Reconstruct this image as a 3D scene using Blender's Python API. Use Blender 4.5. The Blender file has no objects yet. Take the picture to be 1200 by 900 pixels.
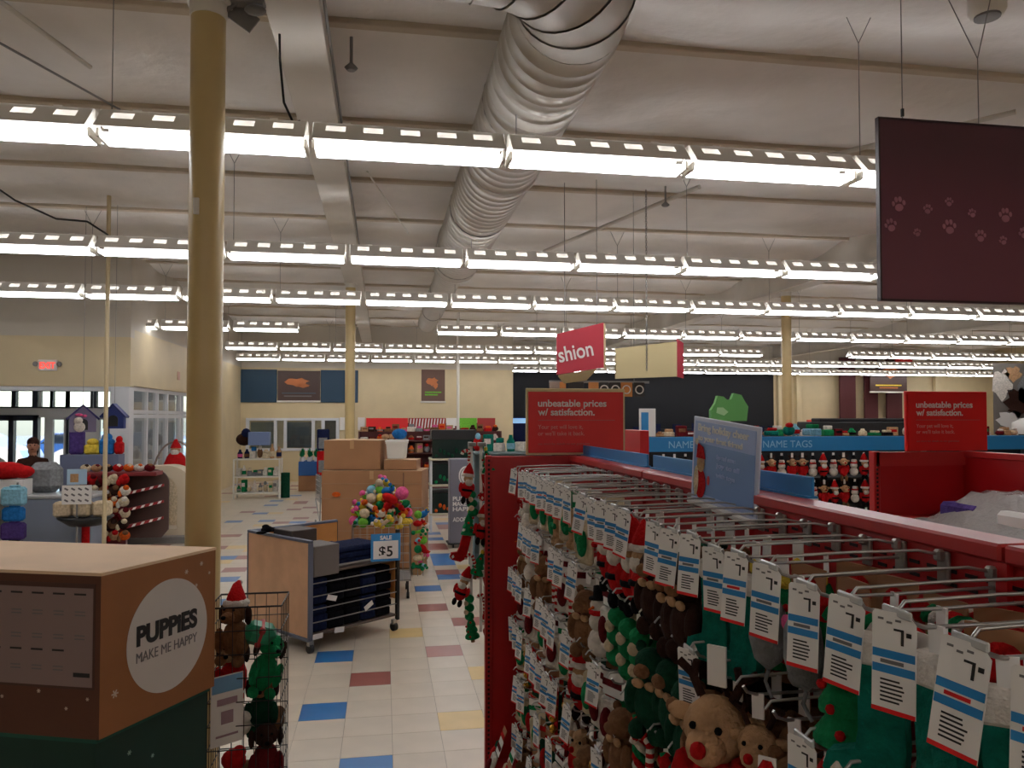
import bpy, bmesh, math, random
from mathutils import Vector, Matrix, Euler
PI = math.pi
C = bpy.context.scene.collection
SC = bpy.context.scene
R = random.Random(7)

# ------------------------------------------------------------------ camera
YAW, PIT, ROLL = math.radians(9.46), math.radians(1.6), 0.0
fw = Vector((math.sin(YAW)*math.cos(PIT), math.cos(YAW)*math.cos(PIT), math.sin(PIT)))
rt = Vector((math.cos(YAW), -math.sin(YAW), 0)); up = rt.cross(fw)
r2 = rt*math.cos(ROLL) - up*math.sin(ROLL); u2 = up*math.cos(ROLL) + rt*math.sin(ROLL)
cam_d = bpy.data.cameras.new('camera'); cam = bpy.data.objects.new('camera', cam_d); C.objects.link(cam)
cam_d.sensor_fit = 'HORIZONTAL'; cam_d.sensor_width = 36; cam_d.lens = 36*900/1200
cam_d.shift_y = 14/1200; cam_d.clip_start = 0.05; cam_d.clip_end = 300
M3 = Matrix((r2, u2, -fw)).transposed()
cam.matrix_world = Matrix.Translation((0, 0, 2.0)) @ M3.to_4x4()
SC.camera = cam

# ------------------------------------------------------------------ sky, exposure
w = bpy.data.worlds.new('sky'); SC.world = w; w.use_nodes = True
nt = w.node_tree; nt.nodes.clear()
o_ = nt.nodes.new('ShaderNodeOutputWorld'); b_ = nt.nodes.new('ShaderNodeBackground')
sk = nt.nodes.new('ShaderNodeTexSky'); sk.sky_type = 'NISHITA'; sk.sun_disc = False
sk.sun_elevation = math.radians(32); sk.sun_rotation = math.radians(200); sk.dust_density = 2.5
nt.links.new(sk.outputs[0], b_.inputs[0]); nt.links.new(b_.outputs[0], o_.inputs[0])
b_.inputs[1].default_value = 2.2
SC.view_settings.view_transform = 'Standard'; SC.view_settings.look = 'None'
SC.view_settings.gamma = 1; SC.view_settings.use_curve_mapping = False
SC.view_settings.exposure = -0.85
TUBE = 30.0          # emission strength of the fluorescent tubes

# ------------------------------------------------------------------ materials
MATS = {}
def mat(name, col, rough=0.6, metal=0.0, var=0.0, vs=6.0, bump=0.0, bs=40.0, spec=0.5, emit=None, alpha=None, trans=0.0, sheen=0.0, col2=None):
    if name in MATS: return MATS[name]
    m = bpy.data.materials.new(name); m.use_nodes = True; n = m.node_tree; b = n.nodes['Principled BSDF']
    b.inputs['Base Color'].default_value = (*col, 1); b.inputs['Roughness'].default_value = rough
    b.inputs['Metallic'].default_value = metal; b.inputs['Specular IOR Level'].default_value = spec
    if trans: b.inputs['Transmission Weight'].default_value = trans
    if sheen: b.inputs['Sheen Weight'].default_value = sheen
    if emit: b.inputs['Emission Color'].default_value = (*col, 1); b.inputs['Emission Strength'].default_value = emit
    tc = None
    if var or bump or col2:
        tc = n.nodes.new('ShaderNodeTexCoord')
    if var or col2:
        nz = n.nodes.new('ShaderNodeTexNoise'); nz.inputs['Scale'].default_value = vs; nz.inputs['Detail'].default_value = 4
        n.links.new(tc.outputs['Object'], nz.inputs['Vector'])
        cr = n.nodes.new('ShaderNodeValToRGB')
        a = tuple(max(0, c*(1-var)) for c in col); z = col2 or tuple(min(1, c*(1+var)) for c in col)
        cr.color_ramp.elements[0].position = .35; cr.color_ramp.elements[1].position = .65
        cr.color_ramp.elements[0].color = (*a, 1); cr.color_ramp.elements[1].color = (*z, 1)
        n.links.new(nz.outputs['Fac'], cr.inputs['Fac']); n.links.new(cr.outputs['Color'], b.inputs['Base Color'])
    if bump:
        nb = n.nodes.new('ShaderNodeTexNoise'); nb.inputs['Scale'].default_value = bs; nb.inputs['Detail'].default_value = 5
        bp = n.nodes.new('ShaderNodeBump'); bp.inputs['Strength'].default_value = bump; bp.inputs['Distance'].default_value = .02
        n.links.new(tc.outputs['Object'], nb.inputs['Vector']); n.links.new(nb.outputs['Fac'], bp.inputs['Height'])
        n.links.new(bp.outputs['Normal'], b.inputs['Normal'])
    MATS[name] = m
    return m
def flat(name, r, g, b, **k):      # from an sRGB 0-255 colour
    f = lambda c: (c/255/12.92) if c/255 <= .04045 else ((c/255+.055)/1.055)**2.4
    return mat(name, (f(r), f(g), f(b)), **k)
def plush(name, r, g, b): return flat(name, r, g, b, rough=.95, bump=.5, bs=120, var=.18, vs=30, spec=.1)

white = flat('white_paint', 222, 218, 208, rough=.5)
cream = flat('cream_paint', 206, 188, 150, rough=.55, var=.04, vs=2)
colm = flat('column_cream_paint', 198, 174, 122, rough=.38, var=.05, vs=3)
uwall = flat('upper_wall_grey', 196, 188, 174, rough=.8, var=.05, vs=1)
redm = flat('red_enamel', 168, 12, 18, rough=.42, var=.06, vs=4)
redm2 = flat('red_enamel_rail', 178, 44, 44, rough=.35)
chrome = flat('zinc_wire', 172, 170, 166, rough=.32, metal=.85)
greym = flat('grey_plastic', 128, 126, 124, rough=.5)
blackm = flat('black_plastic', 18, 18, 20, rough=.45)
darkwall = flat('dark_wall', 16, 18, 24, rough=.8)
tubem = mat('tube_light', (.97, .97, 1), emit=TUBE)
refl = flat('reflector_white', 236, 232, 224, rough=.35)
paper = flat('paper_white', 234, 230, 226, rough=.6)
inkm = flat('ink_black', 28, 26, 26, rough=.6)
greyink = flat('ink_grey', 110, 106, 106, rough=.6)
bluei = flat('sign_blue', 38, 128, 190, rough=.5)
redi = flat('sign_red', 218, 22, 26, rough=.45)
card = flat('cardboard', 160, 116, 80, rough=.85, var=.06, vs=3, bump=.08, bs=90)
cardl = flat('cardboard_light', 206, 170, 134, rough=.8, var=.05, vs=3)
woodm = flat('beech_laminate', 206, 160, 124, rough=.45, var=.08, vs=5)
orangew = flat('orange_laminate', 190, 128, 66, rough=.5, var=.08, vs=5)
glassm = mat('window_glass', (.9, .95, .96), rough=.03, trans=1.0)
P = {
 'red': plush('plush_red', 176, 24, 26), 'white': plush('plush_white', 214, 206, 196), 'green': plush('plush_green', 24, 120, 72),
 'teal': plush('plush_teal', 20, 112, 96), 'dgreen': plush('plush_dark_green', 20, 62, 44), 'brown': plush('plush_brown', 122, 86, 60),
 'dbrown': plush('plush_dark_brown', 52, 32, 26), 'tan': plush('plush_tan', 178, 140, 104), 'grey': plush('plush_grey', 128, 130, 132),
 'black': plush('plush_black', 20, 18, 20), 'orange': plush('plush_orange', 206, 92, 34), 'yellow': plush('plush_yellow', 214, 186, 70),
 'lime': plush('plush_lime', 110, 178, 62), 'pink': plush('plush_pink', 214, 92, 140), 'blue': plush('plush_blue', 40, 110, 176),
 'navy': plush('plush_navy', 28, 34, 66), 'sky': plush('plush_sky', 130, 180, 200), 'cream': plush('plush_cream', 204, 186, 156),
 'maroon': plush('plush_maroon', 96, 22, 28), 'purple': plush('plush_purple', 78, 60, 120)}
gold = flat('gold_foil', 200, 150, 60, rough=.25, metal=.9)

# ------------------------------------------------------------------ mesh builder
class MB:
    def __init__(s): s.v = []; s.f = []; s.m = []; s.s = []; s.mi = 0
    def add(s, vs, fs, smooth=False):
        n = len(s.v); s.v += [tuple(p) for p in vs]
        for f in fs: s.f.append(tuple(i+n for i in f)); s.m.append(s.mi); s.s.append(smooth)
        return s
    def merge(s, o, mx=None, mi=None):
        n = len(s.v); s.v += [tuple(mx @ Vector(p)) for p in o.v] if mx is not None else o.v
        for f, m, q in zip(o.f, o.m, o.s): s.f.append(tuple(i+n for i in f)); s.m.append(m if mi is None else mi); s.s.append(q)
        return s
    def box(s, cx, cy, cz, sx, sy, sz, rz=0, bev=0, rot=None):
        hx, hy, hz = sx/2, sy/2, sz/2
        if bev:
            b = min(bev, hx*.9, hy*.9, hz*.9); vs = []; idx = {}
            for x in (-1, 1):
                for y in (-1, 1):
                    for z in (-1, 1):
                        idx[(x, y, z)] = len(vs)
                        vs += [(x*hx, y*(hy-b), z*(hz-b)), (x*(hx-b), y*hy, z*(hz-b)), (x*(hx-b), y*(hy-b), z*hz)]
            fs = []
            for a in (0, 1, 2):
                for g in (-1, 1):
                    q = [(-1, -1), (1, -1), (1, 1), (-1, 1)]; f = []
                    for u, v in q:
                        k = [0, 0, 0]; k[a] = g; k[(a+1) % 3] = u; k[(a+2) % 3] = v; f.append(idx[tuple(k)]+a)
                    fs.append(f if g > 0 else f[::-1])
            for a in (0, 1, 2):
                p, q = (a+1) % 3, (a+2) % 3
                for u in (-1, 1):
                    for v in (-1, 1):
                        k0 = [0, 0, 0]; k0[a] = -1; k0[p] = u; k0[q] = v; k1 = list(k0); k1[a] = 1
                        f = [idx[tuple(k0)]+p, idx[tuple(k1)]+p, idx[tuple(k1)]+q, idx[tuple(k0)]+q]
                        fs.append(f if u*v > 0 else f[::-1])
            for k, i in idx.items(): fs.append((i, i+1, i+2) if k[0]*k[1]*k[2] > 0 else (i+2, i+1, i))
        else:
            vs = [(x*hx, y*hy, z*hz) for z in (-1, 1) for y in (-1, 1) for x in (-1, 1)]
            fs = [(0, 2, 3, 1), (4, 5, 7, 6), (0, 1, 5, 4), (2, 6, 7, 3), (0, 4, 6, 2), (1, 3, 7, 5)]
        mx = Matrix.Translation((cx, cy, cz)) @ (rot.to_matrix().to_4x4() if rot else Matrix.Rotation(rz, 4, 'Z'))
        return s.add([mx @ Vector(p) for p in vs], fs)
    def b2(s, x0, y0, z0, x1, y1, z1, bev=0): return s.box((x0+x1)/2, (y0+y1)/2, (z0+z1)/2, abs(x1-x0), abs(y1-y0), abs(z1-z0), bev=bev)
    def prism(s, base, z0, z1):           # polygon footprint (ccw) between two heights
        n = len(base)
        vs = [(x, y, z0) for x, y in base] + [(x, y, z1) for x, y in base]
        return s.add(vs, [tuple(range(n))[::-1], tuple(range(n, 2*n))] + [(i, (i+1) % n, (i+1) % n+n, i+n) for i in range(n)])
    def plate(s, poly, t, mx):            # polygon in local xy, thickness t in local z, placed by mx
        n = len(poly); vs = [mx @ Vector((x, y, -t/2)) for x, y in poly] + [mx @ Vector((x, y, t/2)) for x, y in poly]
        return s.add(vs, [tuple(range(n))[::-1], tuple(range(n, 2*n))] + [(i, (i+1) % n, (i+1) % n+n, i+n) for i in range(n)])
    def tube(s, pts, r, n=6, rr=None, cap=True):
        pts = [Vector(p) for p in pts]; vs = []; fs = []; L = len(pts); px = None
        for i, p in enumerate(pts):
            d = (pts[min(i+1, L-1)] - pts[max(i-1, 0)]).normalized()
            if px is None: px = d.orthogonal().normalized()
            px = (px - d*px.dot(d)); px = px.normalized() if px.length > 1e-6 else d.orthogonal().normalized()
            q = d.cross(px); k = rr[i] if rr else r
            vs += [p + (px*math.cos(2*PI*j/n) + q*math.sin(2*PI*j/n))*k for j in range(n)]
        for i in range(L-1):
            for j in range(n): fs.append((i*n+j, i*n+(j+1) % n, (i+1)*n+(j+1) % n, (i+1)*n+j))
        s.add(vs, fs, n > 4)
        if cap: s.add(vs[:n], [tuple(range(n))[::-1]]); s.add(vs[-n:], [tuple(range(n))])
        return s
    def ball(s, c, r, n=10, m=7, rot=None):
        if not hasattr(r, '__len__'): r = (r, r, r)
        vs = [(0, 0, r[2])]; fs = []
        for i in range(1, m):
            a = PI*i/m
            vs += [(r[0]*math.sin(a)*math.cos(2*PI*j/n), r[1]*math.sin(a)*math.sin(2*PI*j/n), r[2]*math.cos(a)) for j in range(n)]
        vs.append((0, 0, -r[2])); e = len(vs)-1
        for j in range(n):
            k = (j+1) % n; fs.append((0, 1+j, 1+k)); fs.append((e, 1+(m-2)*n+k, 1+(m-2)*n+j))
            for i in range(m-2): fs.append((1+i*n+j, 1+(i+1)*n+j, 1+(i+1)*n+k, 1+i*n+k))
        c = Vector(c); q = rot.to_matrix() if rot else None
        return s.add([c + (q @ Vector(p) if q else Vector(p)) for p in vs], fs, True)
    def lathe(s, prof, c=(0, 0, 0), n=16, smooth=True):
        vs = []; fs = []; L = len(prof)
        for r, z in prof: vs += [(c[0]+r*math.cos(2*PI*j/n), c[1]+r*math.sin(2*PI*j/n), c[2]+z) for j in range(n)]
        for i in range(L-1):
            for j in range(n): fs.append((i*n+j, i*n+(j+1) % n, (i+1)*n+(j+1) % n, (i+1)*n+j))
        s.add(vs, fs, smooth)
        s.add(vs[:n], [tuple(range(n))[::-1]]); s.add(vs[-n:], [tuple(range(n))]); return s
    def bar(s, a, b, r): return s.tube([a, b], r, 6)
def mesh_of(name, mb, mats):
    me = bpy.data.meshes.new(name); me.from_pydata(mb.v, [], mb.f)
    for m in (mats if isinstance(mats, (list, tuple)) else [mats]): me.materials.append(m)
    me.polygons.foreach_set('material_index', mb.m); me.polygons.foreach_set('use_smooth', mb.s); me.update()
    return me
def obj(name, mb, mats, parent=None, loc=None, rz=None):
    o = bpy.data.objects.new(name, mesh_of(name, mb, mats)); C.objects.link(o)
    if parent: o.parent = parent
    if loc: o.location = loc
    if rz is not None: o.rotation_euler = (0, 0, rz)
    return o
def inst(name, me, parent=None, loc=(0, 0, 0), rot=(0, 0, 0)):
    o = bpy.data.objects.new(name, me); C.objects.link(o); o.location = loc; o.rotation_euler = rot
    if parent: o.parent = parent
    return o
def tag(o, label, cat, group=None):
    o['label'] = label; o['category'] = cat
    if group: o['group'] = group
    return o
def thing(name, label, cat, loc=(0, 0, 0), rz=0, group=None, rot=None):
    o = bpy.data.objects.new(name, None); C.objects.link(o); o.empty_display_size = .1
    o.location = loc; o.rotation_euler = rot or (0, 0, rz); return tag(o, label, cat, group)
def struct(name, mb, mats, parent=None):
    o = obj(name, mb, mats, parent)
    if not parent: o['kind'] = 'structure'
    return o
def dup(root, loc, rz=None, label=None, group=None, rot=None):
    r = root.copy(); C.objects.link(r); r.location = loc
    if rz is not None: r.rotation_euler = (0, 0, rz)
    if rot is not None: r.rotation_euler = rot
    if label: r['label'] = label
    if group: r['group'] = group
    for ch in list(root.children):
        c = ch.copy(); C.objects.link(c); c.parent = r
        for g in ch.children:
            d = g.copy(); C.objects.link(d); d.parent = c
    return r
ORD = ['zeroth', 'first', 'second', 'third', 'fourth', 'fifth', 'sixth', 'seventh', 'eighth', 'ninth', 'tenth', 'eleventh', 'twelfth', 'thirteenth',
       'fourteenth', 'fifteenth', 'sixteenth', 'seventeenth', 'eighteenth', 'nineteenth', 'twentieth', 'twenty-first', 'twenty-second', 'twenty-third',
       'twenty-fourth', 'twenty-fifth', 'twenty-sixth', 'twenty-seventh', 'twenty-eighth', 'twenty-ninth', 'thirtieth', 'thirty-first', 'thirty-second',
       'thirty-third', 'thirty-fourth', 'thirty-fifth', 'thirty-sixth', 'thirty-seventh', 'thirty-eighth', 'thirty-ninth', 'fortieth']
def text_mesh(body, size, m, align='LEFT', bold=0.0, shear=0.0, width=None):
    cu = bpy.data.curves.new('lettering', 'FONT'); cu.body = body; cu.size = size; cu.align_x = align; cu.extrude = .0008; cu.offset = bold; cu.shear = shear
    o = bpy.data.objects.new('lettering', cu); C.objects.link(o)
    bpy.context.view_layer.update()
    dg = bpy.context.evaluated_depsgraph_get(); me = bpy.data.meshes.new_from_object(o.evaluated_get(dg))
    bpy.data.objects.remove(o); bpy.data.curves.remove(cu)
    if width:
        xs = [v.co.x for v in me.vertices]; k = width/max(1e-6, max(xs)-min(xs)); x0 = min(xs)
        for v in me.vertices: v.co.x = (v.co.x-x0)*k if align == 'LEFT' else v.co.x*k
    me.materials.clear(); me.materials.append(m); me.name = 'lettering'
    return me
FRONT = (PI/2, 0, 0)            # lettering that faces -Y
SIDE = (PI/2, 0, -PI/2)         # lettering that faces -X

# ================================================================== THE SETTING
TX, TY, TS = -0.55, 5.275, 0.3048
tile_mats = [flat('floor_tile_cream', 206, 194, 176, rough=.3, var=.05, vs=3), flat('floor_tile_blue', 44, 112, 176, rough=.3, var=.05, vs=5),
             flat('floor_tile_brown', 152, 92, 84, rough=.3, var=.05, vs=5), flat('floor_tile_yellow', 218, 190, 128, rough=.3, var=.05, vs=5)]
slab = MB(); slab.b2(-16, -4, -.2, 26, 32, -.004)
fl = struct('floor', slab, flat('tile_joint', 150, 140, 126, rough=.8))
ACC = {}
for (px, col) in [((-0.411, 6.604, 0.000), 1), ((-0.447, 5.411, 0.000), 1), ((-0.157, 4.616, 0.000), 1), ((0.583, 9.189, 0.000), 1), ((0.918, 11.117, 0.000), 1), ((0.890, 10.028, 0.000), 2),
                  ((0.559, 8.308, 0.000), 2), ((0.794, 7.413, 0.000), 2), ((0.236, 7.138, 0.000), 3), ((0.523, 6.566, 0.000), 2), ((-0.118, 5.989, 0.000), 2), ((0.720, 5.967, 0.000), 3),
                  ((0.484, 5.079, 0.000), 3), ((-1.853, 10.102, 0.000), 1), ((-2.083, 11.219, 0.000), 3), ((-2.302, 12.387, 0.000), 3), ((-1.595, 8.902, 0.000), 1), ((-1.950, 15.126, 0.000), 2),
                  ((-2.739, 17.136, 0.000), 2), ((-2.474, 16.650, 0.000), 1), ((-1.619, 15.861, 0.000), 2), ((1.029, 14.629, 0.000), 1), ((1.005, 13.845, 0.000), 2), ((0.914, 12.778, 0.000), 1),
                  ((0.906, 11.931, 0.000), 2), ((-2.677, 18.257, 0.000), 1), ((1.050, 15.921, 0.000), 2)]:
    ACC[(math.floor((px[0]-TX)/TS), math.floor((px[1]-TY)/TS))] = col
tm = []
for k in range(4):
    b = MB(); b.box(0, 0, -.002, TS-.0022, TS-.0022, .004, bev=.0008); tm.append(mesh_of('tile', b, tile_mats[k]))
near = []; rest = []
for i in range(-50, 84):
    for j in range(-28, 86):
        x, y = TX+(i+.5)*TS, TY+(j+.5)*TS
        if not (-15.9 < x < 25.9 and -3.9 < y < 31.9): continue
        c = ACC.get((i, j))
        if c is None:
            c = 0
            if y > 9.5 or x < -3 or x > 1.2:
                h = random.Random(i*977+j*131).random()
                c = 1 if h < .045 else 2 if h < .09 else 3 if h < .12 else 0
        vis = (-1.6 < x < .75 and 4.4 < y < 20)
        (near if vis else rest).append((y, x, c))
near.sort()
for y, x, c in near[:300]: inst('tile', tm[c], fl, (x, y, 0))
st = MB(); h = (TS-.0022)/2
for y, x, c in near[300:]+rest:
    st.mi = c; n = len(st.v)
    st.add([(x-h, y-h, 0), (x+h, y-h, 0), (x+h, y+h, 0), (x-h, y+h, 0), (x-h, y-h, -.004), (x+h, y-h, -.004), (x+h, y+h, -.004), (x-h, y+h, -.004)],
           [(0, 1, 2, 3), (0, 4, 5, 1), (1, 5, 6, 2), (2, 6, 7, 3), (3, 7, 4, 0)])
ft = obj('tile_field', st, tile_mats, fl); ft['kind'] = 'stuff'

# ceiling: white insulation blankets sagging between purlins
ZC = 4.98; PUR = [5.72+1.9*k for k in range(-6, 15)]
insul = mat('ceiling_insulation', (.74, .70, .655), rough=.4, var=.07, vs=1.2, bump=1.0, bs=3.4, spec=.4)
b = MB(); nx = 168; rows = []
ys = []
for k in range(len(PUR)-1):
    for q in range(8): ys.append((PUR[k]+q/8*1.9, q/8))
ys.append((PUR[-1], 0))
rn = random.Random(3); ph = [(rn.uniform(.3, 2.4), rn.uniform(-1.4, 1.4), rn.uniform(0, 6.3), rn.uniform(.004, .016)) for _ in range(9)]
for (y, q) in ys:
    for i in range(nx+1):
        x = -16 + i*.25
        sag = .10*math.sin(PI*q)*(1+.25*math.sin(x*1.3+y)) + sum(a*math.sin(fx*2.3*x+fy*2.1*y+p) for fx, fy, p, a in ph)*math.sin(PI*q)
        seam = .03*(abs((x % 1.75)-.875) > .84)*math.sin(PI*q)
        b.v.append((x, y, ZC-.04-sag+seam))
for j in range(len(ys)-1):
    for i in range(nx):
        a = j*(nx+1)+i; b.f.append((a, a+nx+1, a+nx+2, a+1)); b.m.append(0); b.s.append(True)
struct('ceiling', b, insul)
rb = MB(); rb.b2(-16.2, -4.2, ZC+.25, 26.2, 32.2, ZC+.4); struct('ceiling.001', rb, white)
beam = flat('beam_paint', 196, 182, 162, rough=.7, var=.08, vs=2)
beamd = flat('beam_paint_white', 206, 200, 190, rough=.6, var=.05, vs=2)
for k, y in enumerate(PUR):
    if y > 30: break
    b = MB(); b.b2(-16, y-.045, ZC-.09, 26, y+.045, ZC+.2, bev=.008)
    struct('trim_%d' % (k+1), b, beam)
for k, x in enumerate((-8.6, -.54, 7.58, 15.7)):          # glulam girders running away from the camera
    b = MB(); b.b2(x-.11, -4, 4.42, x+.11, 31, ZC+.1, bev=.01); b.b2(x-.16, -4, 4.40, x+.16, 31, 4.43, bev=.004)
    struct('trim_%d' % (k+31), b, beamd)

# walls
b = MB(); b.b2(-4.8, 25, 0, 4.2, 25.2, 3.56); b.mi = 1; b.b2(-4.8, 25, 3.56, 4.2, 25.2, 5.3); struct('wall_back', b, [cream, uwall])
b = MB(); b.b2(4.0, 25.2, 0, 4.2, 29, 3.56); b.mi = 1; b.b2(4.0, 25.2, 3.56, 4.2, 29, 5.3); struct('wall_back_return', b, [darkwall, uwall])
b = MB(); b.b2(4.2, 29, 0, 15.6, 29.2, 3.75); b.mi = 1; b.b2(15.6, 29, 0, 26, 29.2, 3.75); b.mi = 2; b.b2(4.2, 29, 3.75, 26, 29.2, 5.3)
struct('wall_back_far', b, [darkwall, cream, uwall])
b = MB(); b.b2(25.8, -4, 0, 26, 29, 5.3); struct('wall_right', b, cream)
b = MB(); b.b2(-16, -4.2, 0, 26, -4, 5.3); struct('wall_front', b, cream)
b = MB(); b.b2(-16.2, -4, 0, -16, 18, 5.3); struct('wall_left', b, cream)
# entrance vestibule: soffit, side, outer storefront
b = MB(); b.b2(-16, 14.4, 2.54, -4.4, 14.6, 3.41); b.mi = 1; b.b2(-16, 14.4, 3.41, -4.4, 14.6, 5.3)
struct('wall_vestibule_front', b, [cream, uwall])
b = MB(); b.b2(-4.6, 14.6, 2.56, -4.4, 25, 3.56); b.b2(-4.6, 19.6, 0, -4.4, 25, 2.56); b.mi = 1; b.b2(-4.6, 14.6, 3.56, -4.4, 25, 5.3)
struct('wall_vestibule_side', b, [cream, uwall])
framew = flat('storefront_white_frame', 214, 216, 220, rough=.4)
frameb = flat('storefront_dark_frame', 38, 46, 62, rough=.4)
b = MB(); b.b2(-4.72, 14.36, 0, -4.40, 14.62, 2.54, bev=.01); b.b2(-16, 14.42, 2.46, -4.72, 14.56, 2.54, bev=.01)
struct('trim_51', b, framew)
b = MB()      # glazed side screen of the vestibule
for y in (15.6, 16.3, 17.0, 18.0, 18.25, 19.0, 19.55): b.b2(-4.55, y-.035, 0, -4.45, y+.035, 2.56, bev=.005)
for z in (.03, 2.02, 2.10, 2.52): b.b2(-4.55, 14.62, z-.035, -4.45, 19.6, z+.035, bev=.005)
wn = struct('window_1', b, framew)
g = MB(); g.b2(-4.505, 14.64, .06, -4.495, 19.58, 2.5); obj('pane', g, glassm, wn)
# outer storefront at Y=20
b = MB(); OY = 18.0
def xs_at(pxs): return pxs
TR = [(-8.9, -7.87), (-7.78, -7.46), (-7.36, -7.10), (-7.06, -6.80), (-6.75, -6.30), (-6.18, -5.56)]
b.b2(-16, OY, 2.60, -4.6, OY+.15, 5.3); b.b2(-16, OY, 2.0, -4.6, OY+.15, 2.2); b.b2(-5.5, OY, 0, -4.6, OY+.15, 2.6)
b.b2(-6.5, OY, 0, -6.16, OY+.12, 2.0); b.b2(-7.22, OY, 0, -7.08, OY+.12, 2.0); b.b2(-16, OY, 0, -10.2, OY+.12, 2.6)
b.b2(-6.15, OY, 0, -5.5, OY+.10, .35); b.b2(-7.1, OY, 0, -6.4, OY+.10, .35)
b.b2(-7.34, OY, 2.2, -7.30, OY+.1, 2.6)
struct('wall_storefront', b, framew)
for k, (x0, x1) in enumerate(TR):
    b = MB(); t = .05
    b.b2(x0-t, OY-.03, 2.2, x0, OY+.1, 2.6); b.b2(x1, OY-.03, 2.2, x1+t, OY+.1, 2.6); b.b2(x0, OY-.03, 2.56, x1, OY+.1, 2.6); b.b2(x0, OY-.03, 2.2, x1, OY+.1, 2.23)
    wn = struct('window_%d' % (k+2), b, frameb); g = MB(); g.b2(x0, OY+.03, 2.23, x1, OY+.04, 2.56); obj('pane', g, glassm, wn)
for k, (x0, x1) in enumerate([(-7.08, -6.80), (-6.76, -6.5), (-6.14, -5.98), (-5.9, -5.52)]):
    b = MB(); t = .03
    for x in (x0, x1): b.b2(x-t, OY-.02, .35, x+t, OY+.08, 2.0)
    b.b2(x0, OY-.02, .35, x1, OY+.08, .4); b.b2(x0, OY-.02, 1.95, x1, OY+.08, 2.0)
    wn = struct('window_%d' % (k+9), b, frameb if k in (1, 3) else framew); g = MB(); g.b2(x0, OY+.03, .4, x1, OY+.04, 1.95); obj('pane', g, glassm, wn)
b = MB()
for x in (-10.2, -9.1, -7.86, -7.38): b.b2(x-.05, OY-.06, 0, x+.05, OY+.1, 2.05, bev=.005)
b.b2(-10.2, OY-.06, 1.93, -7.33, OY+.1, 2.05, bev=.005); b.b2(-10.2, OY-.06, 0, -7.33, OY+.1, .08)
dr = struct('door_1', b, frameb)
g = MB(); g.b2(-10.2, OY+.01, .08, -7.38, OY+.02, 1.95); obj('pane', g, glassm, dr)
# outside: parking lot
b = MB(); b.b2(-60, 18.1, -.25, -4.6, 90, -.02); struct('floor_parking', b, flat('asphalt', 120, 122, 126, rough=.9, var=.1, vs=3))
carw = [flat('car_paint_white', 225, 228, 232, rough=.2), flat('car_paint_blue', 40, 90, 160, rough=.2), flat('car_paint_silver', 160, 168, 176, rough=.2)]
cgl = flat('car_glass', 30, 38, 50, rough=.08); tyre = flat('tyre', 22, 22, 22, rough=.8)
def car(x, y, k, label):
    t = thing('car', label, 'car', (x, y, -.02), 0, None)
    pr = [(-2.2, .35), (-2.2, .75), (-1.9, .9), (-1.2, .95), (-.6, 1.4), (.8, 1.42), (1.5, .98), (2.1, .88), (2.25, .6), (2.2, .35)]
    mx = Matrix.Rotation(PI/2, 4, 'X')
    a = MB(); a.plate(pr, 1.7, mx); obj('body', a, carw[k], t)
    a = MB(); a.plate([(-1.05, .97), (-.52, 1.34), (.74, 1.36), (1.3, 1.0)], 1.74, mx); obj('side_window', a, cgl, t)
    for wx in (-1.4, 1.4):
        for wy in (-.8, .8):
            a = MB(); a.tube([(wx, wy-.1, .33), (wx, wy+.1, .33)], .33, 14); obj('wheel', a, tyre, t)
car(-14.6, 30, 0, 'white car parked outside, seen through the sliding entrance door')
car(-12.4, 34, 1, 'blue car parked outside, behind the white one')
car(-9.4, 30.5, 0, 'white car parked outside, right of the entrance door')
car(-10.6, 37, 2, 'silver car parked furthest out in the lot')

# ================================================================== COLUMNS AND POLES
def column(name, x, y, r, ztop, label, capped=True):
    t = thing(name, label, 'column', (x, y, 0))
    a = MB(); a.lathe([(r, 0.012), (r, ztop)], n=28); obj('shaft', a, colm, t)
    a = MB(); a.box(0, 0, .006, r*3, r*3, .012); obj('base_plate', a, colm, t)
    a = MB(); a.box(0, 0, ztop+.01, r*2.6, r*2.6, .02, bev=.004); a.lathe([(r*1.08, -.08), (r*1.08, 0)], (0, 0, ztop), 24); obj('cap_plate', a, white, t)
    return t
c1 = column('steel_column', -.965, 4.4, .091, 4.28, 'thick cream round steel column beside the cardboard display')
a = MB(); a.box(-.03, -.103, 3.13, .03, .012, .09, bev=.004); obj('sensor_box', a, white, c1)
a = MB()
a.box(.17, .05, 4.25, .16, .012, .10, rot=Euler((0, .6, 0))); a.box(.20, -.0, 4.31, .20, .08, .03, bev=.008); a.ball((.25, -.02, 4.26), (.06, .035, .03)); a.bar((.05, 0, 4.22), (.26, 0, 4.40), .012)
obj('bracket', a, greym, c1)
column('steel_column', -.60, 14.0, .088, 4.40, 'slim cream round column rising behind the brown cartons')
column('steel_column', 7.59, 13.6, .092, 4.40, 'slim cream round column right of the green cat-head sign')
for (x, y, r, zt, m, lab) in [(-3.527, 10.6, .026, 4.9, cream, 'thin tan pole beside the hanging dog-house signs'), (2.0, 21.0, .04, 4.9, white, 'thin white pole in front of the far back wall')]:
    t = thing('thin_pole', lab, 'pole', (x, y, 0)); a = MB(); a.tube([(0, 0, .01), (0, 0, zt)], r, 12); obj('shaft', a, m, t)
    a = MB(); a.lathe([(r*2.4, 0), (r*2.4, .01), (r*1.1, .04)], n=14); obj('floor_flange', a, m, t)

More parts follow.
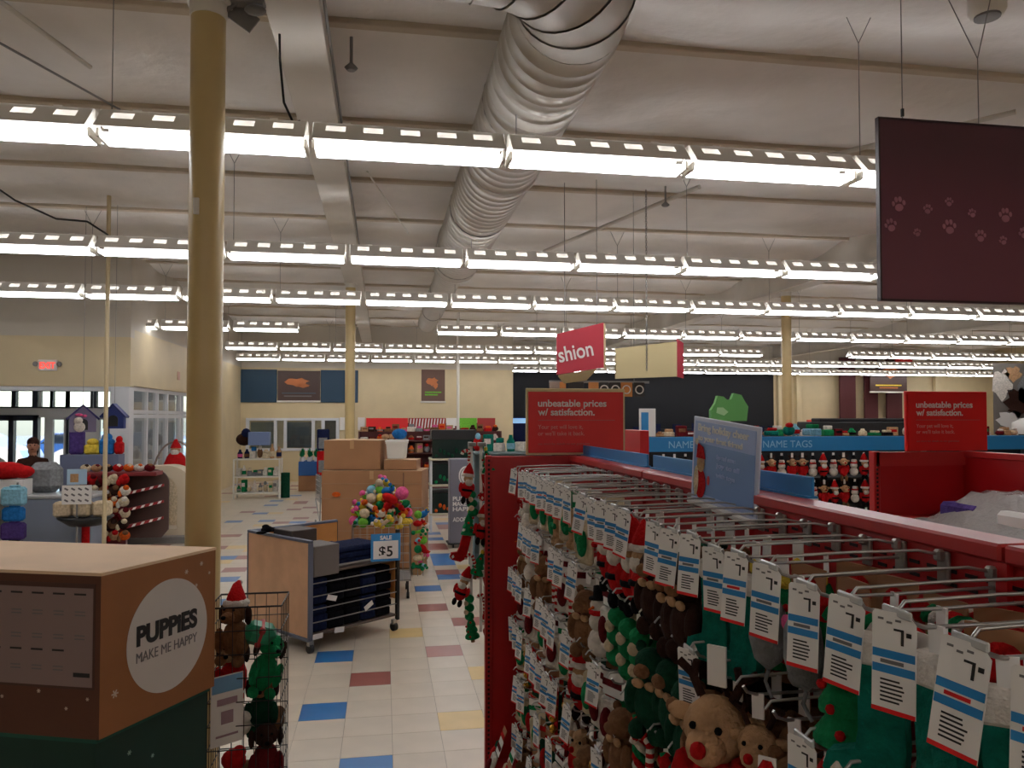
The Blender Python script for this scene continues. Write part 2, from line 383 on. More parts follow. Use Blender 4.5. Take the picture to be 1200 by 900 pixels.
# ================================================================== OVERHEAD
# strip lights, 1.22 m long: root at the top of the housing
def light_parts():
    L = 1.22
    h = MB(); h.box(0, 0, .03, L, .064, .10, bev=.006)
    for x in (-.4, .4): h.box(x, 0, .084, .05, .05, .01)
    rf = MB()
    for s in (-1, 1):
        y0, z0, y1, z1 = .034*s, .068, .165*s, -.072
        def pt(x, k): return (x, y0+(y1-y0)*k, z0+(z1-z0)*k)
        def quad(xa, xb, ka, kb):
            q = [pt(xa, ka), pt(xb, ka), pt(xb, kb), pt(xa, kb)]; q2 = [(x, y, z+.003) for x, y, z in q]
            rf.add(q+q2, [(0, 1, 2, 3), (7, 6, 5, 4), (0, 4, 5, 1), (1, 5, 6, 2), (2, 6, 7, 3), (3, 7, 4, 0)])
        quad(-L/2+.01, L/2-.01, 0, .12); quad(-L/2+.01, L/2-.01, .5, 1)
        for i in range(6):           # ribs between the five uplight slots
            x = -L/2+.03+i*(L-.06)/5; quad(max(x-.055, -L/2+.01), min(x+.055, L/2-.01), .12, .5)
    so = MB(); so.box(0, 0, -.085, .02, .19, .055, bev=.004)
    tb = []
    for s in (-1, 1):
        t = MB(); t.tube([(-L/2+.03, s*.07, -.095), (L/2-.03, s*.07, -.095)], .019, 8); tb.append(t)
    hg = MB(); hg.tube([(-.55, 0, .08), (-.55, 0, ZC-3.78-.30)], .0035, 5); hg.tube([(-.55, 0, ZC-3.78-.30), (-.70, 0, ZC-3.78)], .003, 5); hg.tube([(-.55, 0, ZC-3.78-.30), (-.40, 0, ZC-3.78)], .003, 5)
    return h, rf, so, tb, hg
h_, rf_, so_, tb_, hg_ = light_parts()
lm = [mesh_of('housing', h_, refl), mesh_of('reflector', rf_, refl), mesh_of('lamp_socket', so_, white)] + [mesh_of('lamp_tube', t, tubem) for t in tb_]
hm = mesh_of('hanger_wire', hg_, greym)
def lightrow(Y, x0, pitch, n, row, skip=()):
    for i in range(n):
        if i in skip: continue
        x = x0+pitch*(i+.5)
        t = thing('strip_light', 'white strip light, %s from left in %s' % (ORD[i+1], '%s light row from camera' % ORD[row] if row < 8 else 'the light row behind the camera'), 'light', (x, Y, 3.78), 0, 'fluorescent strip lights')
        for nm, m in zip(('housing', 'reflector', 'lamp_socket', 'lamp_tube', 'lamp_tube'), lm):
            if nm == 'lamp_socket': inst(nm, m, t, (-.598, 0, 0)); inst(nm, m, t, (.598, 0, 0))
            else: inst(nm, m, t)
        if i % 2 == 0 or i-1 in skip or i == n-1: inst('hanger_wire', hm, t)
lightrow(-2.6, -4.5, 1.25, 8, 8)
lightrow(4.95, -4.20, 1.245, 9, 1)
lightrow(8.4, -6.67, 1.256, 13, 2)
lightrow(11.5, -9.20, 1.27, 18, 3)
lightrow(15.4, -6.80, 1.30, 17, 4, (4, 5))
lightrow(19.6, -3.85, 1.28, 18, 5, (11, 12))
lightrow(23.2, -4.25, 1.28, 23, 6)
lightrow(27.5, 4.30, 1.28, 16, 7)

# spiral duct
ductm = flat('galvanised_duct_paint', 198, 192, 182, rough=.38, var=.05, vs=2, metal=.15)
t = thing('spiral_duct', 'large pale spiral air duct running away under the roof', 'duct', (1.02, 0, 4.28))
def spiral(L, r, pitch, ridge):
    prof = []; k = 0; z = 0
    while z < L:
        prof += [(r, z), (r, z+pitch-.018), (r+ridge, z+pitch-.011), (r+ridge, z+pitch-.006)]; z += pitch
    prof.append((r, L)); return prof
a = MB(); a.lathe(spiral(7.0, .325, .145, .009), n=36)
mx = Matrix.Rotation(-PI/2, 4, 'X'); dd = MB(); dd.merge(a, Matrix.Translation((0, 4.1, 0)) @ mx); obj('main_run', dd, ductm, t)
a = MB(); a.lathe([(.335, 0), (.335, .05), (.23, .42), (.23, .50)], n=36); dd = MB(); dd.merge(a, Matrix.Translation((0, 11.1, 0)) @ mx); obj('reducer', dd, ductm, t)
a = MB(); a.lathe(spiral(7.0, .215, .145, .007), n=30); dd = MB(); dd.merge(a, Matrix.Translation((0, 11.55, 0)) @ mx); obj('small_run', dd, ductm, t)
for y in (6.6, 9.9):
    a = MB(); a.lathe([(.345, 0), (.352, .01), (.352, .05), (.345, .06)], n=36); dd = MB(); dd.merge(a, Matrix.Translation((0, y, 0)) @ mx); obj('joint_collar', dd, ductm, t)
for q in range(5):     # gored elbow turning left
    a = MB(); a0, a1 = q*PI/10, (q+1)*PI/10; n = 32; rc = .62; vs = []
    for aa in (a0+.012, a1-.012, a1):
        rr = .325 if aa != a1 else .333
        cx, cy = -rc+rc*math.cos(aa), 4.1-rc*math.sin(aa); dx, dy = math.cos(aa), -math.sin(aa)
        vs += [(cx+dx*rr*math.cos(2*PI*j/n), cy+dy*rr*math.cos(2*PI*j/n), rr*math.sin(2*PI*j/n)) for j in range(n)]
    a.add(vs, [(i*n+j, i*n+(j+1) % n, (i+1)*n+(j+1) % n, (i+1)*n+j) for i in range(2) for j in range(n)], True); obj('elbow_gore', a, ductm, t)
a = MB(); a.lathe(spiral(.9, .325, .145, .009), n=32); dd = MB(); dd.merge(a, Matrix.Translation((-.62, 3.48, 0)) @ Matrix.Rotation(-PI/2, 4, 'Y')); obj('branch_run', dd, ductm, t)
for y in (5.4, 8.2, 10.8, 13.6, 16.4):
    a = MB(); rr = .33 if y < 11 else .22
    a.tube([(math.sin(b)*rr, y, math.cos(b)*rr) for b in [k*PI/10 for k in range(-10, 11)]], .008, 5); a.bar((0, y, rr), (0, y, .62), .006); obj('hanger_strap', a, greym, t)

# thin braces, sprinkler pipe, cables
def rod(name, a_, b_, r, m, label, cat):
    a = MB(); c = Vector(a_); a.tube([(0, 0, 0), Vector(b_)-c], r, 8)
    o = obj(name, a, m, loc=c); tag(o, label, cat)
rod('brace_rod', (-2.72, 4.6, 4.74), (-2.28, 6.4, 4.74), .018, beamd, 'thin white diagonal brace in the ceiling corner, upper left', 'brace')
rod('brace_rod', (-2.9, 5.9, 4.76), (-2.35, 7.3, 4.76), .010, greym, 'thin grey brace beside the white one, upper left', 'brace')
rod('brace_rod', (5.6, 6.0, 4.75), (3.9, 8.3, 4.75), .025, beamd, 'pale diagonal brace behind the purple hanging sign', 'brace')
rod('brace_rod', (3.7, 8.6, 4.75), (2.6, 12.4, 4.75), .028, beamd, 'pale diagonal brace right of the duct, over the second light row', 'brace')
rod('brace_rod', (-.2, 8.7, 4.76), (.35, 11.6, 4.76), .010, white, 'thin white rod just left of the duct', 'brace')
def cable(name, pts, r, label):
    a = MB(); P0 = Vector(pts[0]); pp = []
    for i in range(len(pts)-1):
        for q in range(6): pp.append(Vector(pts[i]).lerp(Vector(pts[i+1]), q/6)-P0)
    pp.append(Vector(pts[-1])-P0); a.tube(pp, r, 6); tag(obj(name, a, blackm, loc=P0), label, 'cable')
cable('power_cable', [(-.66, 4.9, 4.75), (-.655, 4.93, 4.25), (-.63, 4.95, 3.98), (-.57, 4.95, 3.85), (-.53, 4.95, 3.87)], .008, 'black power cable hanging from the girder down to the nearest light row')
cable('power_cable', [(-4.6, 8.6, 4.55), (-4.1, 8.5, 4.48), (-3.7, 8.45, 4.20), (-3.3, 8.42, 4.02), (-3.0, 8.4, 4.0), (-2.8, 8.4, 3.87)], .010, 'black cable drooping towards the second light row, far left')
cable('power_cable', [(-4.5, 8.6, 4.2), (-4.3, 8.5, 4.05), (-4.05, 8.42, 3.87)], .007, 'short black cable at the left edge above the second light row')
rod('conduit', (-.36, 4.2, 4.46), (-.36, 12.5, 4.46), .010, greym, 'thin grey conduit running along the ceiling girder', 'conduit')
a = MB(); a.lathe([(.035, 0), (.085, .0), (.10, .03), (.10, .19), (.07, .24), (.015, .25), (.015, .70)], n=20); a.mi = 1; a.lathe([(.07, -.012), (.07, 0)], n=16)
tag(obj('pendant_speaker', a, [white, greym], loc=(3.46, 3.9, 4.34)), 'round white ceiling pendant above the purple sign', 'speaker')
def sprinkler(x, y, z, lab):
    a = MB(); a.lathe([(.03, 0), (.05, .02), (.02, .05), (.012, .06), (.012, .25)], n=10); tag(obj('sprinkler_head', a, greym, loc=(x, y, z)), lab, 'sprinkler')
sprinkler(3.35, 8.8, 4.55, 'small sprinkler head hanging right of the duct')
sprinkler(-.25, 5.7, 4.55, 'small dark sprinkler head beside the girder, above the nearest light row')

# purple paw-print sign
t = thing('hanging_sign', 'large dark purple hanging sign with a band of paw prints', 'sign', (2.472, 3.5, 2.595), 0)
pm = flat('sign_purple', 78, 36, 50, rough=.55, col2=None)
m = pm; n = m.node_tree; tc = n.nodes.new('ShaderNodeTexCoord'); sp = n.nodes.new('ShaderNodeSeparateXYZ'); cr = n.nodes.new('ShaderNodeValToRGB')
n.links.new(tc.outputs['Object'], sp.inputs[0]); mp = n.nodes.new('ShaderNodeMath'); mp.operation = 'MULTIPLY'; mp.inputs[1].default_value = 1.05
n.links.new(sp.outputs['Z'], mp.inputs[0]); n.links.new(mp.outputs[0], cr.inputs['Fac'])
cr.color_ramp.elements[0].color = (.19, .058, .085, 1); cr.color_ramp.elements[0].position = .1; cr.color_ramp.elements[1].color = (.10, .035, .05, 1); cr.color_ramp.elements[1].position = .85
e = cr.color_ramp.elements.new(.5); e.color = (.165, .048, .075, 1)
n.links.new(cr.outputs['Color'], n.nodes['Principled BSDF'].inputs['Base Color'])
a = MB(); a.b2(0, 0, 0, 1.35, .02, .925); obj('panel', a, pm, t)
a = MB(); a.b2(-.006, -.004, -.006, 1.356, .024, .004); a.b2(-.006, -.004, .921, 1.356, .024, .931); a.b2(-.006, -.004, 0, .003, .024, .925); a.b2(1.35, -.004, 0, 1.356, .024, .925); obj('edge_trim', a, flat('trim_dark', 60, 40, 46, rough=.4), t)
pawm = flat('paw_pink', 178, 118, 136, rough=.6)
def paw(x, z, s, rot):
    a = MB(); mx = Matrix.Translation((x, -.003, z)) @ Matrix.Rotation(rot, 4, 'Y') @ Matrix.Rotation(PI/2, 4, 'X')
    def ell(cx, cy, rx, ry): a.plate([(cx+rx*math.cos(k*PI/6), cy+ry*math.sin(k*PI/6)) for k in range(12)], .003, mx)
    ell(0, -s*.25, s*.42, s*.34); ell(-s*.55, s*.15, s*.16, s*.24); ell(-s*.2, s*.5, s*.17, s*.26); ell(s*.2, s*.5, s*.17, s*.26); ell(s*.55, s*.15, s*.16, s*.24)
    obj('paw_print', a, pawm, t)
for (px, pz, s) in [(1051,247,9),(1042,272,8),(1083,251,6),(1071,279,5),(1107,241,5.5),(1107,271,9),(1133,253,5.5),(1142,280,7.5),(1168,284,5.5),(1171,254,9),(1192,274,7),(1215,250,6),(1230,275,8)]:
    k = .85/166; paw((px-1031)*k, .925-(pz-146)*(.925/212), s*k*1.2, R.uniform(-.4, .4))
for x in (.14, .58, 1.2):
    a = MB(); a.bar((x, .01, .925), (x, .01, 1.28 if x == .58 else 2.1), .003)
    if x == .58: a.bar((x, .01, 1.28), (x-.26, .01, 1.75), .003); a.bar((x, .01, 1.28), (x+.12, .01, 1.75), .003)
    obj('suspension_wire', a, greym, t)
    if x == .14: a = MB(); a.box(x, .01, .965, .012, .012, .04); obj('wire_clip', a, blackm, t)

# red and tan category signs on chains
tanm = flat('sign_tan', 206, 190, 144, rough=.6)
pinkr = flat('sign_crimson', 176, 46, 62, rough=.5)
t = thing('hanging_sign', 'crimson hanging category sign reading shion, slanted, with tan edge and bottom', 'sign', (2.08, 9.15, 2.52), 0)
a = MB(); a.add([(0,.0,0),(.52,-.25,.08),(.52,-.22,.08),(0,.03,0),(0,0,.50),(.52,-.25,.62),(.52,-.22,.62),(0,.03,.50)], [(3,2,1,0),(4,5,6,7),(0,1,5,4),(1,2,6,5),(2,3,7,6),(3,0,4,7)]); obj('front_panel', a, pinkr, t)
a = MB(); a.add([(.52,-.25,.08),(.56,-.2,.06),(.56,-.2,.60),(.52,-.25,.62),(.52,-.22,.08),(.56,-.17,.06),(.56,-.17,.6),(.52,-.22,.62)], [(0,1,2,3),(7,6,5,4),(0,4,5,1),(1,5,6,2),(2,6,7,3),(3,7,4,0)]); obj('side_panel', a, tanm, t)
a = MB(); a.add([(.02,.02,-.02),(.45,-.17,.05),(.40,.1,-.06),(.12,.14,-.10),(.02,.02,0),(.45,-.17,.07),(.40,.1,-.04),(.12,.14,-.08)], [(3,2,1,0),(4,5,6,7),(0,1,5,4),(1,2,6,5),(2,3,7,6),(3,0,4,7)]); obj('bottom_panel', a, tanm, t)
l = inst('lettering', text_mesh('shion', .26, paper, 'LEFT', .004, width=.43), t, (.03, -.022, .15)); l.rotation_euler = Euler((PI/2, -math.atan2(.10, .52), -math.atan2(.25, .52)), 'XYZ')
a = MB(); a.bar((.1, .0, .5), (.1, .0, 2.4), .004); a.bar((.45, -.2, .6), (.45, -.2, 2.4), .004); obj('suspension_wire', a, greym, t)
t = thing('hanging_sign', 'blank tan hanging category sign with a crimson end, right of the crimson one', 'sign', (2.78, 9.0, 2.47), 0)
a = MB(); a.add([(0,0,.0),(.76,-.06,.03),(.76,-.03,.03),(0,.03,0),(0,0,.37),(.76,-.06,.46),(.76,-.03,.46),(0,.03,.37)], [(3,2,1,0),(4,5,6,7),(0,1,5,4),(1,2,6,5),(2,3,7,6),(3,0,4,7)]); obj('front_panel', a, tanm, t)
a = MB(); a.add([(.762,-.058,.03),(.87,.0,.01),(.87,.0,.45),(.762,-.058,.50),(.762,-.038,.03),(.87,.02,.01),(.87,.02,.45),(.762,-.038,.50)], [(0,1,2,3),(7,6,5,4),(0,4,5,1),(1,5,6,2),(2,6,7,3),(3,7,4,0)]); obj('side_panel', a, pinkr, t)
def chain(x, y, z0, z1, parent):
    a = MB(); z = z0; k = 0
    while z < z1:
        e = Euler((0, 0, PI/2*(k % 2))).to_matrix()
        a.tube([Vector((x, y, z+.02)) + e @ Vector((.010*math.cos(q*PI/4), 0, .02*math.sin(q*PI/4))) for q in range(9)], .0035, 4, cap=False); z += .03; k += 1
    obj('chain', a, greym, parent)
chain(.38, -.04, .1, 2.3, t)

# aisle marker: row of small picture squares
t = thing('aisle_marker', 'row of small orange and grey icon squares under the hanging category signs', 'sign', (2.02, 9.3, 2.26), 0)
cols = [('grey', -.0, .13), ('orange', .13, .08), ('black', .24, .2), ('orange', .50, .13), ('black', .64, .12), ('black', .77, .14), ('orange', .92, .15), ('black', 1.09, .14)]
for c_, x, w_ in cols:
    a = MB(); a.b2(x, 0, 0, x+w_, .015, .18, bev=.004); obj('icon_square', a, {'orange': flat('icon_orange', 206, 134, 70), 'grey': flat('icon_grey', 150, 130, 116), 'black': flat('icon_dark', 46, 40, 38)}[c_], t)
for x in (.70, .845, .99, 1.16):
    a = MB(); a.tube([(x+.05*math.cos(k*PI/8), -.006, .09+.05*math.sin(k*PI/8)) for k in range(17)], .008, 5, cap=False); obj('icon_ring', a, paper, t)
a = MB(); a.b2(0, .02, .17, 1.3, .03, .2); a.bar((.2, .025, .2), (.2, .025, 2.6), .003); a.bar((1.1, .025, .2), (1.1, .025, 2.6), .003); obj('hanging_rail', a, greym, t)

# ================================================================== FAR WALLS
def poster(x0, x1, z0, z1, y, label, base, blobs, lines=(), bar=True, name='poster'):
    t = thing(name, label, 'poster', (x0, y, z0)); w_, h_ = x1-x0, z1-z0
    a = MB(); a.b2(0, -.02, 0, w_, 0, h_); obj('print', a, base, t)
    for (cx, cz, rx, rz_, m) in blobs:
        a = MB(); mx = Matrix.Translation((cx*w_, -.023, cz*h_)) @ Matrix.Rotation(PI/2, 4, 'X')
        a.plate([((rx*w_)*(1+.25*math.sin(3*k+cx*9))*math.cos(k*PI/8), rz_*h_*(1+.25*math.cos(2*k+1))*math.sin(k*PI/8)) for k in range(16)], .004, mx); obj('picture', a, m, t)
    for (lx0, lx1, lz, m) in lines:
        a = MB(); a.b2(lx0*w_, -.025, (lz-.02)*h_, lx1*w_, -.02, (lz+.02)*h_); obj('print_line', a, m, t)
    if bar: a = MB(); a.b2(-.03, -.05, -.06, w_+.03, 0, 0, bev=.01); obj('bottom_bar', a, white, t)
    return t
bluep = flat('wall_panel_blue', 22, 58, 82, rough=.6); brownp = flat('poster_brown', 66, 42, 34, rough=.5)
for (x0, x1, lab) in [(-4.43, -3.32, 'dark blue wall panel at the left of the brown poster'), (-1.98, -.82, 'dark blue wall panel at the right of the brown poster')]:
    a = MB(); a.b2(x0, 24.94, 2.47, x1, 25, 3.50, bev=.01); tag(obj('wall_panel', a, bluep), lab, 'panel')
oi = flat('poster_orange', 190, 108, 52, rough=.5)
poster(-3.3, -2.0, 2.53, 3.47, 25, 'wide dark brown poster with an orange picture between blue panels', brownp, [(.45, .62, .28, .13, oi), (.6, .5, .15, .06, oi)], [(.1, .9, .25, flat('poster_slate', 70, 84, 96)), (.15, .8, .15, greyink)])
poster(1.19, 1.95, 2.53, 3.55, 25, 'narrow brown poster with an orange animal and lime lettering', flat('poster_brown_light', 98, 70, 58), [(.45, .62, .25, .12, oi), (.6, .5, .1, .1, oi)], [(.15, .85, .28, P['lime']), (.15, .7, .20, P['lime'])])
# adoption windows
b = MB()
for x in (-4.19, -3.35, -3.05, -2.2, -1.9, -1.45): b.b2(x-.05, 24.94, 1.0, x+.05, 25.0, 1.93)
b.b2(-4.24, 24.93, 1.9, -1.4, 25.0, 1.98); b.b2(-4.24, 24.93, .95, -1.4, 25.0, 1.03)
wn = struct('window_20', b, framew)
g = MB(); g.b2(-4.19, 24.96, 1.0, -1.45, 24.97, 1.93); obj('pane', g, glassm, wn)
for (x0, x1, z0, z1, m) in [(-4.1, -3.4, 1.05, 1.85, flat('kennel_grey_green', 120, 126, 112)), (-3.0, -2.25, 1.05, 1.85, flat('kennel_grey', 104, 112, 112)), (-1.85, -1.5, 1.05, 1.9, flat('kennel_dark', 84, 86, 84))]:
    a = MB(); a.b2(x0, 24.985, z0, x1, 24.995, z1); obj('window_backing', a, m, wn)
a = MB(); a.b2(-4.62, 24.0, 1.88, -4.40, 24.04, 2.05, bev=.01); a.mi = 1; a.b2(-4.56, 23.99, 1.92, -4.46, 24.0, 2.0)
tag(obj('wall_sign', a, [paper, greyink]), 'small white notice on the tan side wall behind the thick column', 'sign')
a = MB(); a.b2(-1.38, 24.92, 1.60, -.98, 24.96, 2.0); a.b2(-.82, 24.92, 1.6, -.6, 24.96, 2.0)
tag(obj('wall_notice', a, paper), 'pair of white notices behind the slim column, above the cartons', 'notice')
# red header boards over the back shelves
t = thing('shelf_header', 'long red shelf header with striped, white and lime panels on the back wall', 'sign', (-.55, 24.6, 1.62))
for (x0, x1, m) in [(0, 1.3, redi), (1.32, 2.5, flat('header_red_stripe', 150, 40, 36)), (2.52, 2.9, paper), (2.92, 3.5, P['lime']), (3.52, 4.1, flat('header_red_stripe', 150, 40, 36))]:
    a = MB(); a.b2(x0, 0, 0, x1, .03, .36); obj('header_panel', a, m, t)
for k in range(12):
    a = MB(); x = 1.34+k*.095; a.add([(x, -.004, .02), (x+.035, -.004, .02), (x+.075, -.004, .34), (x+.04, -.004, .34)], [(0, 1, 2, 3)]); obj('stripe', a, paper, t)
a = MB(); a.b2(0, .03, -1.6, 4.1, .35, .2); obj('shelf_body', a, darkwall, t)
# exit sign on the vestibule soffit
t = thing('exit_sign', 'lit EXIT sign with emergency lamps on the tan vestibule soffit', 'sign', (-5.727, 14.370, 2.900))
a = MB(); a.box(0, 0, 0, .30, .05, .19, bev=.01); obj('sign_box', a, paper, t)
l = inst('lettering', text_mesh('EXIT', .15, mat('exit_red', (.9, .05, .03), emit=2.5), 'CENTER', .004, width=.25), t, (0, -.027, -.055)); l.rotation_euler = FRONT
for s in (-1, 1): a = MB(); a.ball((s*.19, -.02, .02), (.045, .04, .045)); obj('emergency_lamp', a, greym, t)
a = MB(); a.b2(-.1, 0, -.09, .1, .02, .09); tag(obj('wall_sign', a, flat('sign_pale_pink', 196, 150, 130), loc=(-4.39, 17.6, 2.9), rz=PI/2), 'small pale pink notice on the side of the tan soffit', 'sign')

# right far side
for (x0, x1) in ((18.3, 19.0), (19.4, 20.0), (20.4, 21.1)):
    a = MB(); a.b2(x0, 28.6, 1.7, x1, 28.7, 4.45, bev=.01)
    tag(obj('wall_banner', a, flat('banner_maroon', 74, 22, 26, rough=.7)), 'tall maroon banner against the tan wall, %s from the left' % {18.3: 'first', 19.4: 'second', 20.4: 'third'}[x0], 'banner')
poster(19.35, 21.0, 3.05, 4.3, 28.2, 'large brown hanging poster with an orange leaf shape before the maroon banners', brownp, [(.55, .62, .22, .17, oi)], [(.15, .85, .2, P['yellow']), (.25, .75, .12, oi)])
a = MB(); a.b2(20.45, 28.1, 4.1, 21.2, 28.15, 4.45); tag(obj('wall_panel', a, redi), 'small bright red panel over the brown hanging poster', 'panel')
for x in (15.7, 16.5, 22.8):
    a = MB(); a.b2(x, 28.8, 0, x+.22, 29, 3.75, bev=.01); struct('trim_%d' % (60+int(x)), a, cream)
a = MB(); a.b2(16.8, 28.5, 1.72, 20, 28.6, 1.9); tag(obj('shelf_header', a, redi), 'red shelf header low on the tan wall right of the slim column', 'sign')
poster(14.35, 16.5, 1.6, 3.3, 16.2, 'large picture wall of pale animals at the right edge behind the red sign', flat('mural_grey', 110, 104, 98), [(.1, .7, .12, .2, P['white']), (.3, .45, .15, .2, P['dbrown']), (.2, .2, .16, .12, paper), (.5, .6, .2, .25, P['grey']), (.25, .85, .1, .1, P['tan'])], bar=False)
a = MB(); a.b2(4.3, 27.9, 0, 15.4, 28.4, 1.55); tag(obj('display_bank', a, darkwall), 'long dark display bank along the black far wall', 'display')
for k in range(14):
    a = MB(); x = 4.6+k*.78; a.b2(x, 27.8, 1.0+R.uniform(-.05, .05), x+.6, 27.895, 1.3); a.mi = 1; a.b2(x, 27.8, 1.3, x+R.uniform(.2, .6), 27.89, 1.56+R.uniform(.08, .25))
    tag(obj('fish_tank', a, [bluei if k % 3 == 0 else flat('tank_dark_blue', 20, 40, 70), P['navy']]), 'small dark blue tank, %s from the left on the dark display bank' % ORD[k+1], 'tank', 'tanks on the dark display bank')
a = MB(); a.b2(4.35, 26.2, 0, 4.9, 26.6, 2.02, bev=.02); a.mi = 1; a.b2(4.38, 26.17, 1.8, 4.87, 26.2, 1.97)
tag(obj('fish_tank', a, [P['navy'], mat('blue_glow', (.3, .55, .9), emit=1.0)]), 'blue lit tank at the left edge of the black wall', 'tank')

# ================================================================== RED GONDOLA (nearest, right)
GX, GE, GZ = 1.04, 4.22, 1.785          # back panel face, far end, top
slotm = flat('slot_dark', 30, 6, 8, rough=.8)
t = thing('gondola_shelving', 'long red pegboard gondola crowded with hanging christmas pet toys', 'shelving', (GX, .3, 0))
secs = [(0, .85), (.85, 1.765), (1.765, 2.68), (2.68, GE-.3)]
for (a0, a1) in secs:
    a = MB(); a.b2(0, a0+.002, .14, .03, a1-.002, GZ-.03, bev=.002); obj('back_panel', a, redm, t)
    a = MB(); a.b2(-.47, a0+.003, 0, 0, a1-.003, .13, bev=.006); obj('base_deck', a, redm, t)
    a = MB(); a.b2(-.012, a0-.012, .13, 0, a0+.012, GZ-.03); obj('upright', a, redm, t)
    a = MB(); a.b2(-.012, a0+.004, GZ-.032, .075, a1-.004, GZ, bev=.005); obj('top_rail', a, redm2, t)
    a = MB(); a.b2(.03, a0, .0, .10, a1, GZ-.032); a.b2(.10, a0, 0, .50, a1, .13); obj('rear_panel', a, redm, t)
for k in range(78):
    y = .02+k*.05
    for z in (GZ-.07,):
        a = None
sm = MB(); sm.box(0, 0, 0, .002, .026, .008); sl = mesh_of('peg_slot', sm, slotm)
sb = MB()
for k in range(78):
    for z in (GZ-.07, GZ-.095): sb.box(-.001, .03+k*.05, z, .002, .028, .007)
o = obj('peg_slot_rows', sb, slotm, t); o['kind'] = 'stuff'
a = MB(); a.b2(-.48, GE-.3, 0, .04, GE-.3+.03, GZ, bev=.004); obj('end_panel', a, redm, t)
a = MB(); a.b2(-.487, GE-.3-.012, 0, -.45, GE-.3+.035, GZ+.004, bev=.003); obj('end_upright', a, redm, t)
sb = MB()
for k in range(68): sb.box(-.468, GE-.3-.013, .12+k*.0245, .012, .003, .013)
o = obj('upright_slots', sb, slotm, t); o['kind'] = 'stuff'
# blue strips along the far side of the top rail
for k, (y0, y1, lab) in enumerate([(1.88, 3.10, 'long blue sign strip standing along the red gondola top, nearer one'), (3.17, 4.25, 'shorter blue sign strip along the red gondola top, by the red prices sign')]):
    a = MB(); a.b2(1.118, y0, GZ, 1.126, y1, 1.842, bev=.002); a.b2(1.105, y0, GZ, 1.135, y1, GZ+.006)
    tag(obj('sign_strip', a, bluei), lab, 'sign')

# toys: each is a list of (part name, mesh, material); hanging point at the origin, front faces -X
def el(c, r, n=10, m=7, rot=None): return MB().ball(c, r, n, m, rot)
def many(*bs):
    o = MB()
    for b in bs: o.merge(b)
    return o
cardm = {'brown': flat('header_card_brown', 150, 104, 70, rough=.8), 'white': paper, 'red': redi, 'green': flat('header_card_green', 30, 96, 62), 'cream': flat('header_card_cream', 206, 190, 160)}
def loopwire(z=-.02): return ('hang_tab', MB().b2(-.002, -.012, -.045, .002, .012, .004), paper)
def t_reindeer():
    b = many(el((0, 0, -.19), (.035, .045, .065)), el((0, -.045, -.17), (.018, .018, .04), 8, 5), el((0, .045, -.17), (.018, .018, .04), 8, 5))
    h = many(el((-.005, 0, -.095), (.036, .040, .040)), el((-.035, 0, -.108), (.024, .026, .022), 8, 6), el((0, -.046, -.085), (.008, .022, .012), 6, 5), el((0, .046, -.085), (.008, .022, .012), 6, 5))
    ans = []
    for s in (-1, 1): an = MB(); ans.append(('antler', an, P['dbrown'])); an.tube([(0, .02*s, -.06), (0, .032*s, -.035), (0, .05*s, -.022)], .006, 5); an.tube([(0, .03*s, -.04), (0, .026*s, -.018)], .005, 5)
    ey = [('eye', el((-.036, s_*.016, -.085), .005, 6, 4), P['black']) for s_ in (-1, 1)]
    lg = [('leg', el((-.012, s*.024, -.268), (.018, .017, .034), 8, 6), P['brown']) for s in (-1, 1)]
    return [loopwire(), ('sweater', b, P['red']), ('head', h, P['tan']), ('nose', el((-.058, 0, -.104), .010, 8, 6), P['red']), ] + ey + lg + ans
def t_santa():
    b = many(el((0, 0, -.19), (.036, .046, .06)), el((0, -.048, -.175), (.016, .016, .036), 8, 5), el((0, .048, -.175), (.016, .016, .036), 8, 5))
    hat = MB().lathe([(.040, -.085), (.036, -.06), (.02, -.025), (.006, 0)], n=10)
    return [loopwire(), ('body', b, P['red']), ('hat', hat, P['red']), ('hat_brim', MB().lathe([(.036, -.098), (.046, -.09), (.044, -.078), (.034, -.074)], n=10), P['white']),
            ('face', el((-.006, 0, -.112), (.032, .033, .028), 8, 6), P['tan']), ('beard', el((-.024, 0, -.135), (.018, .032, .028), 8, 6), P['white']), ('belt', MB().lathe([(.040, -.20), (.046, -.198), (.046, -.185), (.040, -.183)], n=10), P['black']),
            ('leg', el((-.01, -.022, -.262), (.018, .018, .028), 8, 5), P['black']), ('leg', el((-.01, .022, -.262), (.018, .018, .028), 8, 5), P['black'])]
def t_snowman():
    return [loopwire(), ('body', many(el((0, 0, -.20), (.042, .046, .048)), el((0, 0, -.135), (.036, .038, .036)), el((-.003, 0, -.085), (.028, .030, .028))), P['white']),
            ('hat', MB().lathe([(.034, -.066), (.034, -.060), (.020, -.060), (.018, -.025), (.004, -.022)], n=10), P['black']), ('scarf', MB().lathe([(.028, -.116), (.036, -.11), (.034, -.10), (.026, -.098)], n=10), P['red']),
            ('nose', MB().tube([(-.028, 0, -.088), (-.052, 0, -.092)], .005, 5, rr=[.006, .001]), P['orange'])]
